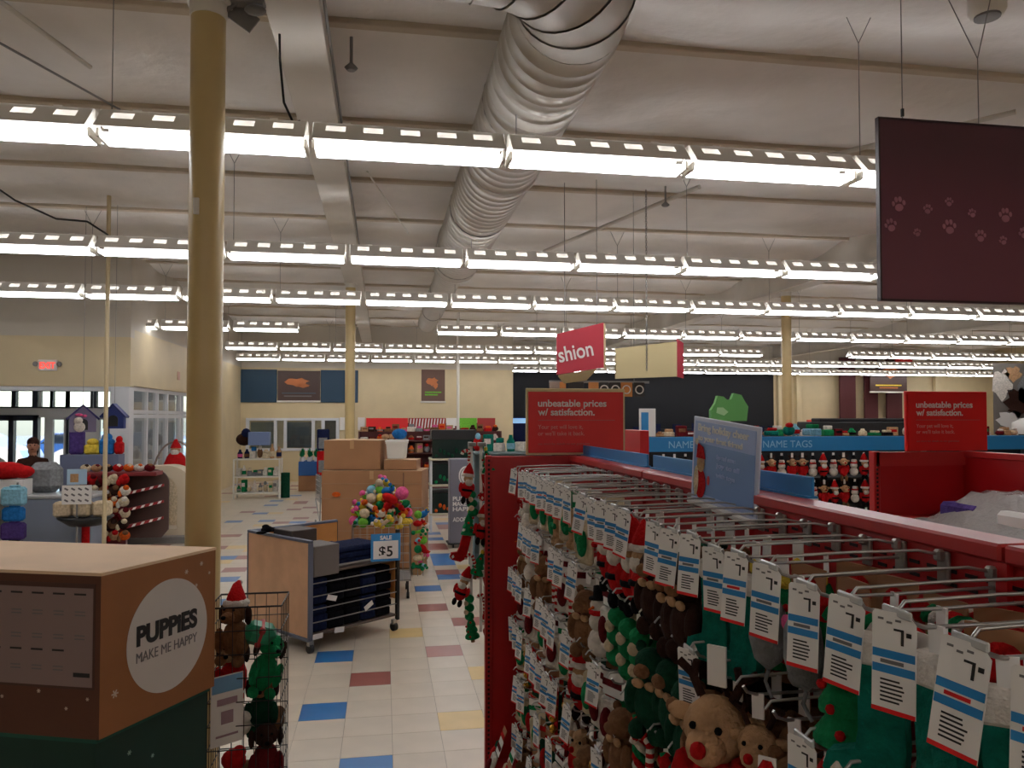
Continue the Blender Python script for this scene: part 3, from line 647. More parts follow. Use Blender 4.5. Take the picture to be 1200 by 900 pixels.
def t_bear(cb='dbrown', name='bear'):
    return [loopwire(), ('body', many(el((0, 0, -.20), (.045, .05, .065)), el((-.02, -.05, -.19), (.02, .02, .045), 8, 5), el((-.02, .05, -.19), (.02, .02, .045), 8, 5), el((-.02, -.03, -.265), (.026, .022, .026), 8, 5), el((-.02, .03, -.265), (.026, .022, .026), 8, 5)), P[cb]),
            ('head', many(el((-.008, 0, -.105), (.040, .046, .042)), el((0, -.04, -.07), (.012, .016, .016), 8, 5), el((0, .04, -.07), (.012, .016, .016), 8, 5)), P[cb]),
            ('muzzle', el((-.045, 0, -.115), (.018, .024, .018), 8, 6), P['brown']), ('bow', many(el((-.035, -.02, -.150), (.008, .02, .012), 6, 5), el((-.035, .02, -.150), (.008, .02, .012), 6, 5)), P['tan'])]
def t_stocking(c1='teal', c2='white'):
    pr = [(-.03, -.05), (.03, -.05), (.03, -.17), (.035, -.20), (.075, -.215), (.082, -.24), (.06, -.26), (.0, -.262), (-.03, -.235), (-.034, -.19)]
    leg = MB().plate(pr, .03, Matrix.Rotation(PI/2, 4, 'Z') @ Matrix.Rotation(PI/2, 4, 'X'))
    return [loopwire(), ('sock', leg, P[c1]), ('cuff', MB().box(0, 0, -.055, .04, .074, .045, bev=.008), P[c2]), ('toe_patch', el((0, .06, -.238), (.018, .026, .024), 8, 6), P[c2])]
def t_rope(c1='red', c2='green'):
    out = [loopwire()]
    for q, c in enumerate((c1, c2, 'white')):
        pts = [(.012*math.cos(k*.9+q*2.09), .012*math.sin(k*.9+q*2.09), -.04-k*.011) for k in range(19)]
        out.append(('strand', MB().tube(pts, .010, 6), P[c]))
    out.append(('knot', many(el((0, 0, -.055), (.026, .026, .02), 8, 6), el((0, 0, -.235), (.026, .026, .022), 8, 6)), P[c1])); return out
def t_cardtoy(cc='brown', b='grey', c='red'):
    cd = MB().box(.004, 0, -.055, .003, .10, .10, bev=.001)
    disc = MB().plate([(.032*math.cos(k*PI/8), .032*math.sin(k*PI/8)) for k in range(16)], .002, Matrix.Translation((.001, 0, -.055)) @ Matrix.Rotation(PI/2, 4, 'Y'))
    return [('header_card', cd, cardm[cc]), ('card_logo', disc, P[c] if c != 'none' else greyink), ('toy_body', many(el((-.004, 0, -.155), (.026, .036, .055)), el((-.01, 0, -.225), (.02, .024, .03), 8, 6)), P[b])]
def t_mouse():
    return [loopwire(), ('body', MB().lathe([(.004, -.20), (.026, -.18), (.036, -.14), (.032, -.09), (.014, -.055), (.004, -.045)], n=12), P['grey']), ('ear', el((-.01, -.026, -.085), (.006, .016, .016), 8, 5), P['pink']), ('ear', el((-.01, .026, -.085), (.006, .016, .016), 8, 5), P['pink']),
            ('tail', MB().tube([(0, 0, -.2), (0, .01, -.225), (0, -.01, -.25)], .004, 5), P['grey'])]
def t_tree():
    o_ = MB()
    for r, z in ((.052, -.20), (.042, -.155), (.032, -.115)): o_.lathe([(r, z-.012), (r*.98, z), (.008, z+.055)], n=12)
    return [loopwire(), ('tree', o_, P['green']), ('star', el((-.004, 0, -.05), (.008, .018, .018), 5, 3), P['yellow']), ('trunk', MB().lathe([(.014, -.245), (.014, -.21)], n=8), P['brown']),
            ] + [('bauble', el((-.046+.006*k, .018*((k % 3)-1), -.19+.032*k), .008, 6, 4), P['red']) for k in range(4)]
def t_turtle():
    return [loopwire(), ('shell', many(el((0, 0, -.08), (.03, .038, .03)), el((0, 0, -.14), (.03, .04, .03)), el((0, 0, -.20), (.03, .038, .03))), P['green']), ('belly', many(el((-.022, .01, -.11), (.014, .02, .02), 8, 5), el((-.022, .01, -.17), (.014, .02, .02), 8, 5)), P['cream'])]
def t_bone(c='white', c2='red'):
    return [('header_card', MB().box(.004, 0, -.035, .003, .08, .07), cardm['cream' if c == 'white' else 'green']), ('bone', many(MB().tube([(0, 0, -.09), (0, 0, -.21)], .018, 8), *[el((0, s*.018, z), (.02, .022, .022), 8, 6) for s in (-1, 1) for z in (-.088, -.212)]), P[c]),
            ('bow', many(el((-.02, -.016, -.15), (.008, .018, .012), 6, 4), el((-.02, .016, -.15), (.008, .018, .012), 6, 4)), P[c2])]
def t_cane():
    out = [loopwire()]; r = MB(); w_ = MB()
    pts = [Vector((0, 0, -.24+.012*k)) for k in range(14)] + [Vector((0, .026-.026*math.cos(a_), -.084+.026*math.sin(a_))) for a_ in [PI*k/6 for k in range(1, 7)]]
    for k in range(len(pts)-1): (r if k % 2 else w_).tube([pts[k], pts[k+1]], .012, 7)
    return out+[('red_stripes', r, P['red']), ('white_stripes', w_, P['white'])]
def t_bells():
    return [loopwire(), ('strap', MB().box(0, 0, -.13, .006, .022, .20), P['red']), ('bell', many(*[el((-.014, 0, -.07-.045*k), .019, 8, 6) for k in range(4)]), gold)]
def t_pack(c='white', c2='maroon'):
    return [('header_card', MB().box(.003, 0, -.04, .003, .085, .075), cardm['white' if c != 'dgreen' else 'brown']), ('print_band', MB().box(0, 0, -.04, .003, .086, .02), P[c2]),
            ('contents', MB().box(-.004, 0, -.15, .022, .08, .14, bev=.009), P[c]), ('contents', el((-.02, 0, -.15), (.014, .026, .045), 8, 6), P[c2])]
KIND = {
 'plush_reindeer': (t_reindeer(), 'plush reindeer in a red sweater', 'plush toy'), 'plush_santa': (t_santa(), 'plush santa with a red hat', 'plush toy'),
 'plush_snowman': (t_snowman(), 'white plush snowman with a scarf', 'plush toy'), 'plush_bear': (t_bear(), 'dark brown plush bear', 'plush toy'),
 'plush_bear_tan': (t_bear('brown'), 'mid-brown plush bear', 'plush toy'), 'plush_stocking': (t_stocking(), 'teal plush stocking', 'plush toy'),
 'plush_stocking_red': (t_stocking('red'), 'red plush stocking', 'plush toy'), 'rope_toy': (t_rope(), 'red and green rope toy', 'rope toy'),
 'carded_toy': (t_cardtoy(), 'grey toy on a brown card', 'toy'), 'carded_toy_green': (t_cardtoy('brown', 'teal', 'red'), 'teal toy on brown card', 'toy'),
 'plush_mouse': (t_mouse(), 'grey plush mouse', 'plush toy'), 'plush_tree': (t_tree(), 'green plush christmas tree', 'plush toy'), 'plush_turtle': (t_turtle(), 'green segmented plush toy', 'plush toy'),
 'plush_bone': (t_bone(), 'white plush bone with red bow', 'plush toy'), 'plush_bone_brown': (t_bone('tan', 'green'), 'tan plush bone with green bow', 'plush toy'), 'candy_cane_toy': (t_cane(), 'striped candy cane toy', 'toy'),
 'bell_strap': (t_bells(), 'red strap with gold bells', 'bells'), 'toy_pack': (t_pack(), 'white and maroon toy pack', 'pack'), 'toy_pack_green': (t_pack('dgreen', 'red'), 'dark green toy pack', 'pack'),
 'toy_pack_cream': (t_pack('cream', 'green'), 'cream toy pack with green band', 'pack'), 'plush_fox': (t_bear('brown'), 'brown plush fox', 'plush toy'), 'plush_moose': (t_bear('dgreen'), 'dark green plush moose', 'plush toy')}
MESHES = {}
def toy(kind, loc, rot, label, group, detailed=True, scale=1.0):
    parts, txt, cat = KIND[kind]; nm = kind
    for sfx in ('_tan', '_red', '_green', '_brown', '_cream'):
        if nm.endswith(sfx): nm = nm[:-len(sfx)]
    if kind not in MESHES:
        MESHES[kind] = [(p, mesh_of(p, b, m)) for p, b, m in parts]
        o_ = MB(); ms = []
        for k, (p, b, m) in enumerate(parts): ms.append(m); o_.merge(b, mi=k)
        MESHES[kind+'#'] = mesh_of(nm, o_, ms)
    if detailed:
        t = thing(nm, label, cat, loc, 0, group, rot)
        for p, m in MESHES[kind]: inst(p, m, t)
    else:
        t = inst(nm, MESHES[kind+'#'], None, loc, rot); tag(t, label, cat, group)
    t.scale = (scale,)*3
    return t

# peg hooks with price tags (root on the back panel)
TIP = -.345
pl = MB(); pl.box(-.006, 0, -.012, .010, .030, .062, bev=.003); pl.box(-.016, 0, .012, .016, .018, .022, bev=.004)
w1 = MB(); w1.tube([(-.012, 0, -.014), (-.20, 0, -.018), (TIP+.03, 0, -.018), (TIP+.012, 0, -.012), (TIP+.004, 0, 0)], .0034, 6)
w2 = MB(); w2.tube([(-.02, 0, .014), (-.06, 0, .022), (-.20, 0, .022), (TIP, 0, .018), (TIP-.012, 0, .004)], .0030, 6)
plm, w1m, w2m = mesh_of('backplate', pl, chrome), mesh_of('hook_wire', w1, chrome), mesh_of('tag_wire', w2, chrome)
TM = [paper, bluei, inkm, greyink, redi]
def price_tag(seed):
    r = random.Random(seed); a = MB(); W, H_ = .060, .134
    cr = .012; a.mi = 0
    pts = [(-W/2, -H_), (W/2, -H_), (W/2, -cr), (W/2-cr, 0), (-W/2+cr*.3, 0), (-W/2, -cr*.3)]
    a.plate(pts, .0012, Matrix.Rotation(PI/2, 4, 'X'))
    def q(x0, z0, x1, z1, m): a.mi = m; a.add([(x0, -.0011, z0), (x1, -.0011, z0), (x1, -.0011, z1), (x0, -.0011, z1)], [(0, 1, 2, 3)])
    q(-W/2+.001, -.062, W/2-.001, -.051, 1); q(-W/2+.001, -.082, W/2-.001, -.071, 1)
    for k in range(3): q(-W/2+.008+.012*k, -.012-.004*(k % 2), -W/2+.016+.012*k, -.009-.004*(k % 2), 3)
    q(.0, -.024, .014, -.021, 2); q(.010, -.042, .014, -.024, 2); q(.017, -.030, .024, -.024, 2)      # the price figures
    q(-W/2+.012, -.069, W/2-.016, -.064, 4 if r.random() < .4 else 3)
    for k in range(6): q(-W/2+.012, -.092-.0055*k, W/2-.012-r.random()*.012, -.0895-.0055*k, 2)
    q(-W/2, -H_, W/2, -H_+.006, 4)
    return mesh_of('price_tag', a, TM)
tagm = [price_tag(k) for k in range(3)]
hold = MB(); hold.box(TIP-.012, 0, .004, .006, .058, .012, bev=.002); holdm = mesh_of('tag_holder', hold, flat('clear_plastic', 190, 190, 188, rough=.2))
# rows: height, first y, spacing, kinds by zone
RN = ['top', 'second', 'third', 'fourth', 'fifth', 'lowest']
ROWZ = [1.728, 1.468, 1.19, .92, .66, .40]
START = [.70, .95, 1.42, 2.05, 2.65, 3.20]
def zone(row, y, rr):
    if row == 0:
        if y < .95: return ['plush_stocking', 'carded_toy_green', 'rope_toy']
        if y < 1.2: return ['plush_tree' if rr.random() < .5 else 'plush_stocking', 'rope_toy', 'carded_toy_green']
        if y < 1.5: return ['plush_mouse', 'carded_toy']
        if y < 1.68: return ['plush_stocking', 'plush_tree']
        if y < 2.05: return ['plush_bear', 'plush_bear_tan']
        if y < 2.5: return ['plush_santa', 'plush_moose']
        return rr.choice([['toy_pack', 'toy_pack'], ['plush_bone', 'plush_snowman'], ['toy_pack_cream', 'plush_bone'], ['plush_snowman', 'candy_cane_toy'], ['plush_bone_brown', 'toy_pack']])
    if row == 1:
        if y < 1.25: return ['plush_santa', 'plush_stocking_red']
        if y < 1.40: return ['plush_bear_tan', 'plush_bear']
        if y < 1.56: return ['plush_reindeer', 'plush_bear_tan']
        if y < 1.75: return ['plush_bear_tan', 'plush_bear']
        if y < 2.1: return ['plush_moose', 'plush_bear']
        if y < 2.4: return ['plush_turtle', 'plush_tree']
        return rr.choice([['toy_pack', 'toy_pack_cream'], ['plush_snowman', 'toy_pack'], ['plush_bear_tan', 'plush_bone'], ['toy_pack', 'plush_bone'], ['candy_cane_toy', 'plush_bone']])
    if row == 2:
        if y < 1.9: return rr.choice([['plush_reindeer', 'plush_bear'], ['plush_stocking_red', 'plush_moose']])
        if y < 2.3: return rr.choice([['rope_toy', 'plush_bear'], ['candy_cane_toy', 'plush_moose']])
        return rr.choice([['candy_cane_toy', 'toy_pack'], ['plush_bear_tan', 'toy_pack'], ['toy_pack', 'toy_pack_cream'], ['toy_pack_cream', 'toy_pack_green'], ['plush_santa', 'toy_pack_green'], ['plush_bone', 'toy_pack_green']])
    return rr.choice([['toy_pack', 'toy_pack_green'], ['toy_pack_cream', 'toy_pack_green'], ['plush_fox', 'toy_pack'], ['bell_strap', 'toy_pack'], ['plush_bone', 'toy_pack_green'], ['plush_reindeer', 'toy_pack'], ['toy_pack_green', 'toy_pack_green']])
for row, (z, y0) in enumerate(zip(ROWZ, START)):
    ys = []; y = y0
    while y < 4.12: ys.append(y); y += .118 if row < 2 else .128
    N = len(ys)
    for k, y in enumerate(ys):
        rr = random.Random(row*100+k); yy = y + rr.uniform(-.008, .008); o_n = ORD[min(N-k, 40)]; dz = rr.uniform(-.006, .006)
        t = thing('peg_hook', 'zinc wire peg hook with price tag, %s from the red end panel, %s row' % (o_n, RN[row]), 'hook', (GX, yy, z+dz), 0, 'peg hooks on the red gondola')
        inst('backplate', plm, t); inst('hook_wire', w1m, t); inst('tag_wire', w2m, t)
        if rr.random() < (.9, .42, .35, .4, .4, .5)[row]:
            inst('tag_holder', holdm, t)
            inst('price_tag', tagm[rr.randrange(3)], t, (TIP-.016, 0, .004), (rr.uniform(-.12, .04), rr.uniform(-.04, .14), -PI/2+.36+rr.uniform(-.15, .15)))
        ks = zone(row, y, rr)
        for q, kind in enumerate(ks + ([ks[1]] if y < 2.2 and len(ks) < 3 else [])):
            x = GX + TIP + .04 + q*.10 + rr.uniform(-.01, .01)
            txt = KIND[kind][1]; pos = ('front of', 'middle of', 'back of')[q]
            toy(kind, (x, yy, z+dz-.02), (rr.uniform(-.06, .06), rr.uniform(-.05, .05), rr.uniform(.1, .9) if q == 0 else rr.uniform(-.3, .6)), '%s, %s %s hook from end panel, %s row' % (txt, pos, o_n, RN[row]), 'toys hanging on the red gondola', y < 2.9 and q < 2, scale=(1.0 if row else .95)*rr.uniform(1.0, 1.18))
# hero pieces seen large in the photo
t = toy('plush_reindeer', (.69, 1.53, 1.515), (0, .0, .75), 'large plush reindeer with red nose and red sweater, lower right among the dark bears', 'toys hanging on the red gondola', True, 1.7)
t = toy('plush_santa', (.665, 1.27, 1.40), (0, .1, .8), 'large red santa hat plush at the bottom edge, right of the big reindeer', 'toys hanging on the red gondola', True, 1.3)
for k, (x, y, z, r_) in enumerate([(.80, 1.02, 1.665, .15), (.90, 1.0, 1.66, -.2), (.98, .98, 1.665, .1)]):
    toy('rope_toy', (x, y, z), (PI/2, 0, r_), 'red and green rope toy lying across the nearest hooks, %s from the tags' % ORD[k+1], 'toys hanging on the red gondola', True)
# merchandise lying on the base deck below the lowest hooks
for k in range(14):
    y = 2.3+k*.135; kind = ['toy_pack', 'toy_pack_green', 'toy_pack_cream'][k % 3]
    toy(kind, (.60+.04*(k % 2), y, .36), (0, .35, 0), '%s standing on the base deck, %s from the front' % (KIND[kind][1], ORD[k+1]), 'packs standing on the red base deck', False)

# small framed sign standing on the gondola rail
t = thing('shelf_sign', 'pale blue framed promotional sign with a santa-hatted figure, standing on the red rail', 'sign', (1.012, 2.20, 1.712), 0, None, (0, .09, -PI/2+.12))
t.scale = (1.04, 1, 1.06)
sb = flat('sign_pale_blue', 164, 184, 226, rough=.4); sb2 = flat('sign_steel_blue', 116, 148, 198, rough=.4)
a = MB(); a.b2(-.175, -.004, .012, .175, .004, .262, bev=.002); obj('frame', a, flat('frame_pale', 208, 214, 236, rough=.3), t)
a = MB(); a.b2(-.160, -.0065, .022, .160, -.004, .250); obj('poster', a, sb, t)
a = MB(); a.b2(-.160, -.0072, .035, .160, -.0065, .185); obj('poster_band', a, sb2, t)
for (s_, x, z, sz, w_, m) in [('Bring holiday cheer', -.14, .222, .03, .27, paper), ('to your best friend', -.14, .194, .022, .24, paper), ('Spread some', -.03, .150, .018, .10, sb), ('joy to all', -.03, .126, .018, .12, sb), ('with toys', -.03, .098, .018, .10, sb)]:
    l = inst('lettering', text_mesh(s_, sz, m, 'LEFT', .0006, width=w_), t, (x, -.0078, z)); l.rotation_euler = FRONT
a = MB(); a.b2(-.175, -.02, -.002, .175, .012, .012, bev=.003); obj('base', a, paper, t)
a = MB(); a.b2(-.02, -.006, -.05, .02, .006, .0); obj('clip', a, paper, t)
mx = Matrix.Translation((-.115, -.0085, .10)) @ Matrix.Rotation(PI/2, 4, 'X')
def fl_(pts, m, nm, dz=0): a = MB(); a.plate(pts, .0012, Matrix.Translation((0, -dz, 0)) @ mx); obj(nm, a, m, t)
ci = lambda cx, cy, rx, ry: [(cx+rx*math.cos(k*PI/8), cy+ry*math.sin(k*PI/8)) for k in range(16)]
fl_(ci(0, -.035, .030, .045), P['red'], 'figure_coat'); fl_(ci(-.025, -.03, .014, .045), P['cream'], 'figure_fur', .0006); fl_(ci(0, .025, .022, .026), P['tan'], 'figure_face', .0008)
fl_([(-.026, .04), (.026, .04), (.012, .075), (-.02, .085)], P['red'], 'figure_hat', .0012); fl_(ci(-.026, .088, .010, .010), P['white'], 'figure_pompom', .0016); fl_(ci(.045, -.02, .007, .014), redi, 'figure_heart')

# red unbeatable-prices signs
def price_sign(x, y, label, tanframe):
    t = thing('price_sign', label, 'sign', (x, y, 1.80)); W, H_ = .555, .345
    a = MB(); a.b2(-.012, 0, -.012, W+.012, .02, H_+.02, bev=.003); obj('frame', a, tanm if tanframe else redi, t)
    a = MB(); a.b2(0, -.006, 0, W, .001, H_-.0 if tanframe else H_); obj('board', a, redi, t)
    for (s_, z, sz, w_, m) in [('unbeatable prices', .262, .055, .40, paper), ('w/ satisfaction.', .212, .055, .33, paper), ("Your pet will love it,", .135, .034, .26, flat('ink_pale_pink', 222, 150, 146)), ("or we'll take it back.", .098, .034, .27, flat('ink_pale_pink', 222, 150, 146)), ('see store for details on our guarantee', .045, .018, .30, flat('ink_dull_pink', 190, 90, 88))]:
        l = inst('lettering', text_mesh(s_, sz, m, 'LEFT', .0012 if sz > .05 else 0, width=w_), t, (.055, -.0075, z)); l.rotation_euler = FRONT
    a = MB(); a.b2(.055, -.008, .182, W-.05, -.006, .186); obj('rule', a, flat('ink_dull_pink', 190, 90, 88), t)
    a = MB(); a.b2(.1, .002, -.2, .13, .018, 0); a.b2(W-.13, .002, -.2, W-.1, .018, 0); obj('bracket', a, greym, t)
price_sign(.803, 4.262, 'red unbeatable prices sign with tan frame over the near red end panel', True)
price_sign(3.25, 4.36, 'red unbeatable prices sign at the far right over the second red bay', False)

# clip strips of toys hanging on the outer side of the end panel
for s_, x in enumerate((.505, .56)):
    t = thing('clip_strip', 'hanging strip bar for small toys outside the red end panel, %s one' % ('left', 'right')[s_], 'rack', (x-.02, 4.30, 0))
    a = MB(); a.b2(-.008, 0, .80, .008, .006, 1.86); obj('strip', a, paper, t); a = MB(); a.b2(-.02, -.06, 1.84, .02, .01, 1.86); obj('clip', a, greym, t)
    for k in range(9):
        kind = ['candy_cane_toy', 'plush_tree', 'plush_santa', 'plush_stocking_red', 'plush_turtle'][(k*2+s_) % 5]
        toy(kind, (x-.03+.03*s_, 4.29, 1.86-k*.115), (R.uniform(-.3, .3), R.uniform(-.2, .2), R.uniform(.6, 2.2)), '%s, %s down the %s clip strip' % (KIND[kind][1], ORD[k+1], ('left', 'right')[s_]), 'small toys on the clip strips', False, .8)

# second red bay, far right
t = thing('gondola_shelving', 'second red gondola bay at the far right with a clear wrapped pack on top', 'shelving', (2.985, 2.2, 0))
for nm, q in [('end_panel', (0, 2.12, 0, .64, 2.15, 1.785)), ('end_upright', (-.012, 2.10, 0, .03, 2.155, 1.79)), ('back_panel', (.62, 0, .1, .66, 2.12, 1.785)), ('base_deck', (0, 0, 0, .62, 2.12, .13)), ('shelf', (.02, .1, 1.38, .62, 2.1, 1.40)), ('shelf', (.02, .1, .9, .62, 2.1, .92))]:
    a = MB(); a.b2(*q, bev=.004); obj(nm, a, redm, t)
a = MB(); a.b2(.61, 0, 1.75, .69, 2.15, 1.788, bev=.004); obj('top_rail', a, redm2, t)
a = MB(); a.b2(.004, 2.10, 1.70, .64, 2.12, 1.785); obj('top_flange', a, redm2, t)
sb = MB()
for k in range(60): sb.box(.008, 2.098, .2+k*.0255, .012, .003, .014)
o = obj('upright_slots', sb, slotm, t); o['kind'] = 'stuff'
clear = mat('clear_wrap', (.46, .41, .39), rough=.22, trans=.35, bump=1.0, bs=14)
t = thing('wrapped_pack', 'clear plastic wrapped bulky pack lying on the second red bay shelf', 'pack', (3.28, 3.55, 1.40))
a = MB(); vs = []; nx_, ny_ = 12, 10
for j in range(ny_+1):
    for i in range(nx_+1):
        u, v = i/nx_, j/ny_; x, y = (u-.5)*.58, (v-.5)*1.05
        h_ = .20*min(1, 3.2*min(u, 1-u))*min(1, 3.2*min(v, 1-v)) + .015*math.sin(i*2.1+j)*math.cos(j*1.7)
        vs.append((x, y, max(.005, h_)))
a.add(vs, [(j*(nx_+1)+i, j*(nx_+1)+i+1, (j+1)*(nx_+1)+i+1, (j+1)*(nx_+1)+i) for j in range(ny_) for i in range(nx_)], True); a.add([(-.29, -.52, .002), (.29, -.52, .002), (.29, .52, .002), (-.29, .52, .002)], [(3, 2, 1, 0)])
obj('plastic_film', a, clear, t)
for (x, y, sx, sy, m) in [(-.12, -.25, .22, .3, paper), (.12, -.1, .18, .4, P['grey']), (-.1, .2, .2, .28, P['purple']), (.1, .3, .16, .2, P['navy'])]:
    a = MB(); a.box(x, y, .07, sx, sy, .12, bev=.02); obj('wrapped_item', a, m, t)

# ================================================================== WOODEN MOBILE DISPLAY (centre)
t = thing('mobile_display', 'beech and black mobile display rack on casters holding folded navy goods', 'display rack', (-.62, 6.73, 0), math.atan2(.62, .756))
# local x runs along the open front (B to C), local y from the front back to the wooden side panel end
LW, LD = .98, .98
tr = flat('trim_blue_grey', 92, 98, 116, rough=.4)
def bx(nm, q, m, bev=.004): a = MB(); a.b2(*q, bev=bev); return obj(nm, a, m, t)
bx('side_panel', (0, 0, .13, .03, LD, .93), woodm)
bx('side_trim', (-.006, -.01, .93, .036, LD+.01, .955), tr); bx('side_trim', (-.006, -.012, .11, .036, .012, .93), tr); bx('side_trim', (-.006, LD-.01, .11, .036, LD+.01, .93), tr)
bx('side_trim', (-.006, 0, .10, .036, LD, .13), tr)
bx('back_panel', (.03, LD-.03, .13, LW, LD, .93), orangew); bx('back_trim', (.03, LD-.036, .93, LW, LD+.006, .955), tr)
bx('end_panel', (LW-.025, .02, .30, LW, LD, .70), orangew); bx('corner_post', (LW-.02, -.01, .10, LW+.015, .022, .945), blackm); bx('corner_post', (LW-.02, LD-.02, .10, LW+.015, LD+.01, .945), blackm)
for z in (.14, .655): bx('shelf', (.03, .0, z, LW-.02, LD-.03, z+.02), flat('shelf_brown_grey', 84, 70, 62, rough=.5))
for z in (.25, .36, .47, .58): bx('front_rail', (.03, -.004, z, LW-.02, .004, z+.008), greym, 0)
bx('top_rail', (.3, -.006, .70, LW, .006, .715), greym, 0)
for x, y in ((.03, .02), (LW-.03, .02), (.03, LD-.03), (LW-.03, LD-.03)):
    a = MB(); a.tube([(x-.018, y, .04), (x+.018, y, .04)], .04, 12); cs = obj('caster', a, blackm, t); a = MB(); a.box(x, y, .085, .05, .04, .05, bev=.006); obj('caster_fork', a, chrome, cs)
a = MB(); a.b2(.04, -.015, .64, .30, .28, .90, bev=.006); mxr = obj('storage_bin', a, flat('bin_grey', 104, 98, 94, rough=.6), None); mxr.parent = t
a = MB(); a.b2(.04, .32, .68, .30, .62, 1.0, bev=.006); obj('storage_bin', a, flat('bin_dark', 62, 52, 48, rough=.6), t)
B0 = Matrix.Translation((-.62, 6.73, 0)) @ Matrix.Rotation(math.atan2(.62, .756), 4, 'Z')
def put(nm, mb, m, lab, cat, p, rz=0, group=None):
    q = B0 @ Vector(p); o = obj(nm, mb, m, None, q, math.atan2(.62, .756)+rz); return tag(o, lab, cat, group)
navym = plush('cloth_navy', 26, 34, 62); blk = plush('cloth_black', 16, 17, 22)
def folded(w_, d, h_):
    a = MB()
    for k in range(3): a.box(R.uniform(-.006, .006), R.uniform(-.006, .006), h_*(k+.5)/3, w_, d, h_/3*.96, bev=.012)
    return a
put('folded_mat', folded(.50, .36, .16), navym, 'navy folded pet mat stack on the top shelf of the wooden display', 'pet mat', (.60, .26, .677))
put('folded_mat', folded(.40, .30, .10), navym, 'navy folded pet mat stack behind the other on the top shelf', 'pet mat', (.60, .65, .677))
k_ = 0
for i in range(5):
    for j in range(2):
        for l_ in range(2):
            k_ += 1
            put('folded_coat', folded(.165, .34, .22), navym if (i+j) % 3 == 0 else blk, 'dark folded pet coat, %s from left, %s, %s' % (ORD[i+1], ('on lower shelf', 'on upper stack')[l_], ('front of display', 'back of display')[j]), 'pet coat', (.13+i*.178, .20+j*.40, .162+l_*.235), 0, 'dark folded pet coats in the display')
for n_, (x, z, r_) in enumerate([(.22, .44, .3), (.62, .30, -.5), (.30, .15, .1), (.08, .14, 0)]):
    a = MB(); a.box(0, 0, 0, .10, .004, .045, rot=Euler((.1, r_, 0))); put('size_label', a, paper, 'small white size label clipped on the dark coats, %s from the left' % ORD[[3, 4, 2, 1][n_]][0:], 'label', (x, -.02, z))
a = MB()
for (x, y, z, r_) in [(0, 0, .02, (.06, .05, .03)), (.06, .01, .01, (.05, .04, .02)), (-.07, -.01, .0, (.05, .03, .015)), (-.01, .01, .045, (.035, .03, .02))]: a.ball((x, y, z), r_, 9, 6, Euler((.3*x, 1.4*y, x*8)))
tag(obj('crumpled_glove', a, blk, None, (-1.03, 7.20, .975), .8), 'crumpled black cloth lying on the top edge of the wooden panel', 'cloth')
t2 = thing('price_sign', 'blue and white price card reading SALE 5 on the mobile display front', 'sign', tuple(B0 @ Vector((.64, -.02, .69))), math.atan2(.62, .756)-.55)
a = MB(); a.b2(0, -.006, 0, .27, 0, .25, bev=.002); obj('card', a, bluei, t2); a = MB(); a.b2(.022, -.008, .022, .248, -.006, .185); obj('card_face', a, paper, t2)
for s_, x, z, sz, m in [('SALE', .135, .197, .05, paper), ('$5', .135, .045, .13, inkm)]: l = inst('lettering', text_mesh(s_, sz, m, 'CENTER', .002), t2, (x, -.009, z)); l.rotation_euler = FRONT

# ================================================================== HEAP OF BRIGHT TOYS IN A WIRE BIN
t = thing('wire_bin', 'wheeled wire dump bin heaped with bright pet toys behind the wooden display', 'bin', (-.02, 8.85, 0))
def wiregrid(x0, x1, y0, y1, z0, z1, nx_, nz_, r=.003):
    a = MB()
    for (xa, ya, xb, yb) in [(x0, y0, x1, y0), (x1, y0, x1, y1), (x1, y1, x0, y1), (x0, y1, x0, y0)]:
        for k in range(nx_+1): u = k/nx_; a.tube([(xa+(xb-xa)*u, ya+(yb-ya)*u, z0), (xa+(xb-xa)*u, ya+(yb-ya)*u, z1)], r, 4, cap=False)
        for k in range(nz_+1): z = z0+(z1-z0)*k/nz_; a.tube([(xa, ya, z), (xb, yb, z)], r*1.3, 4, cap=False)
    return a
obj('wire_basket', wiregrid(-.32, .32, -.26, .26, .2, .82, 8, 6), chrome, t)
a = MB(); a.b2(-.32, -.26, .2, .32, .26, .215); obj('bin_floor', a, greym, t)
for x, y in ((-.29, -.23), (.29, -.23), (-.29, .23), (.29, .23)): a = MB(); a.tube([(x-.015, y, .035), (x+.015, y, .035)], .035, 10); a.bar((x, y, .06), (x, y, .2), .01); obj('caster', a, blackm, t)
ckeys = ['lime', 'cream', 'yellow', 'red', 'green', 'blue', 'lime', 'white', 'orange', 'sky', 'yellow', 'cream', 'green', 'pink']
cname = {'lime': 'lime', 'green': 'green', 'yellow': 'yellow', 'red': 'red', 'pink': 'pink', 'blue': 'blue', 'orange': 'orange', 'white': 'white', 'sky': 'pale blue', 'purple': 'purple', 'cream': 'cream'}
def soft_toy(k, c1, c2):
    a = MB()
    if k == 0: a.ball((0, 0, 0), .055, 12, 8)
    elif k == 1: a.ball((0, 0, 0), (.07, .045, .045), 10, 7); a.ball((.07, 0, .02), .034, 8, 6); a.mi = 1; a.ball((.085, .02, .045), .014, 6, 4); a.ball((.085, -.02, .045), .014, 6, 4)
    elif k == 2: a.tube([(-.06, 0, 0), (.06, 0, 0)], .022, 8); a.mi = 1; [a.ball((s*.065, u*.022, 0), .030, 8, 6) for s in (-1, 1) for u in (-1, 1)]
    else: a.ball((0, 0, 0), (.05, .05, .035), 9, 6); a.mi = 1; [a.ball((.055*math.cos(q*1.257), .055*math.sin(q*1.257), 0), .022, 7, 5) for q in range(5)]
    return a
shape = ['ball', 'plush animal', 'bone', 'star toy']; rr = random.Random(11); n_ = 0
lv = [(.84, .31, .25, 22), (.93, .30, .22, 19), (1.02, .25, .18, 15), (1.10, .19, .14, 11), (1.18, .12, .09, 7), (1.27, .05, .04, 3)]
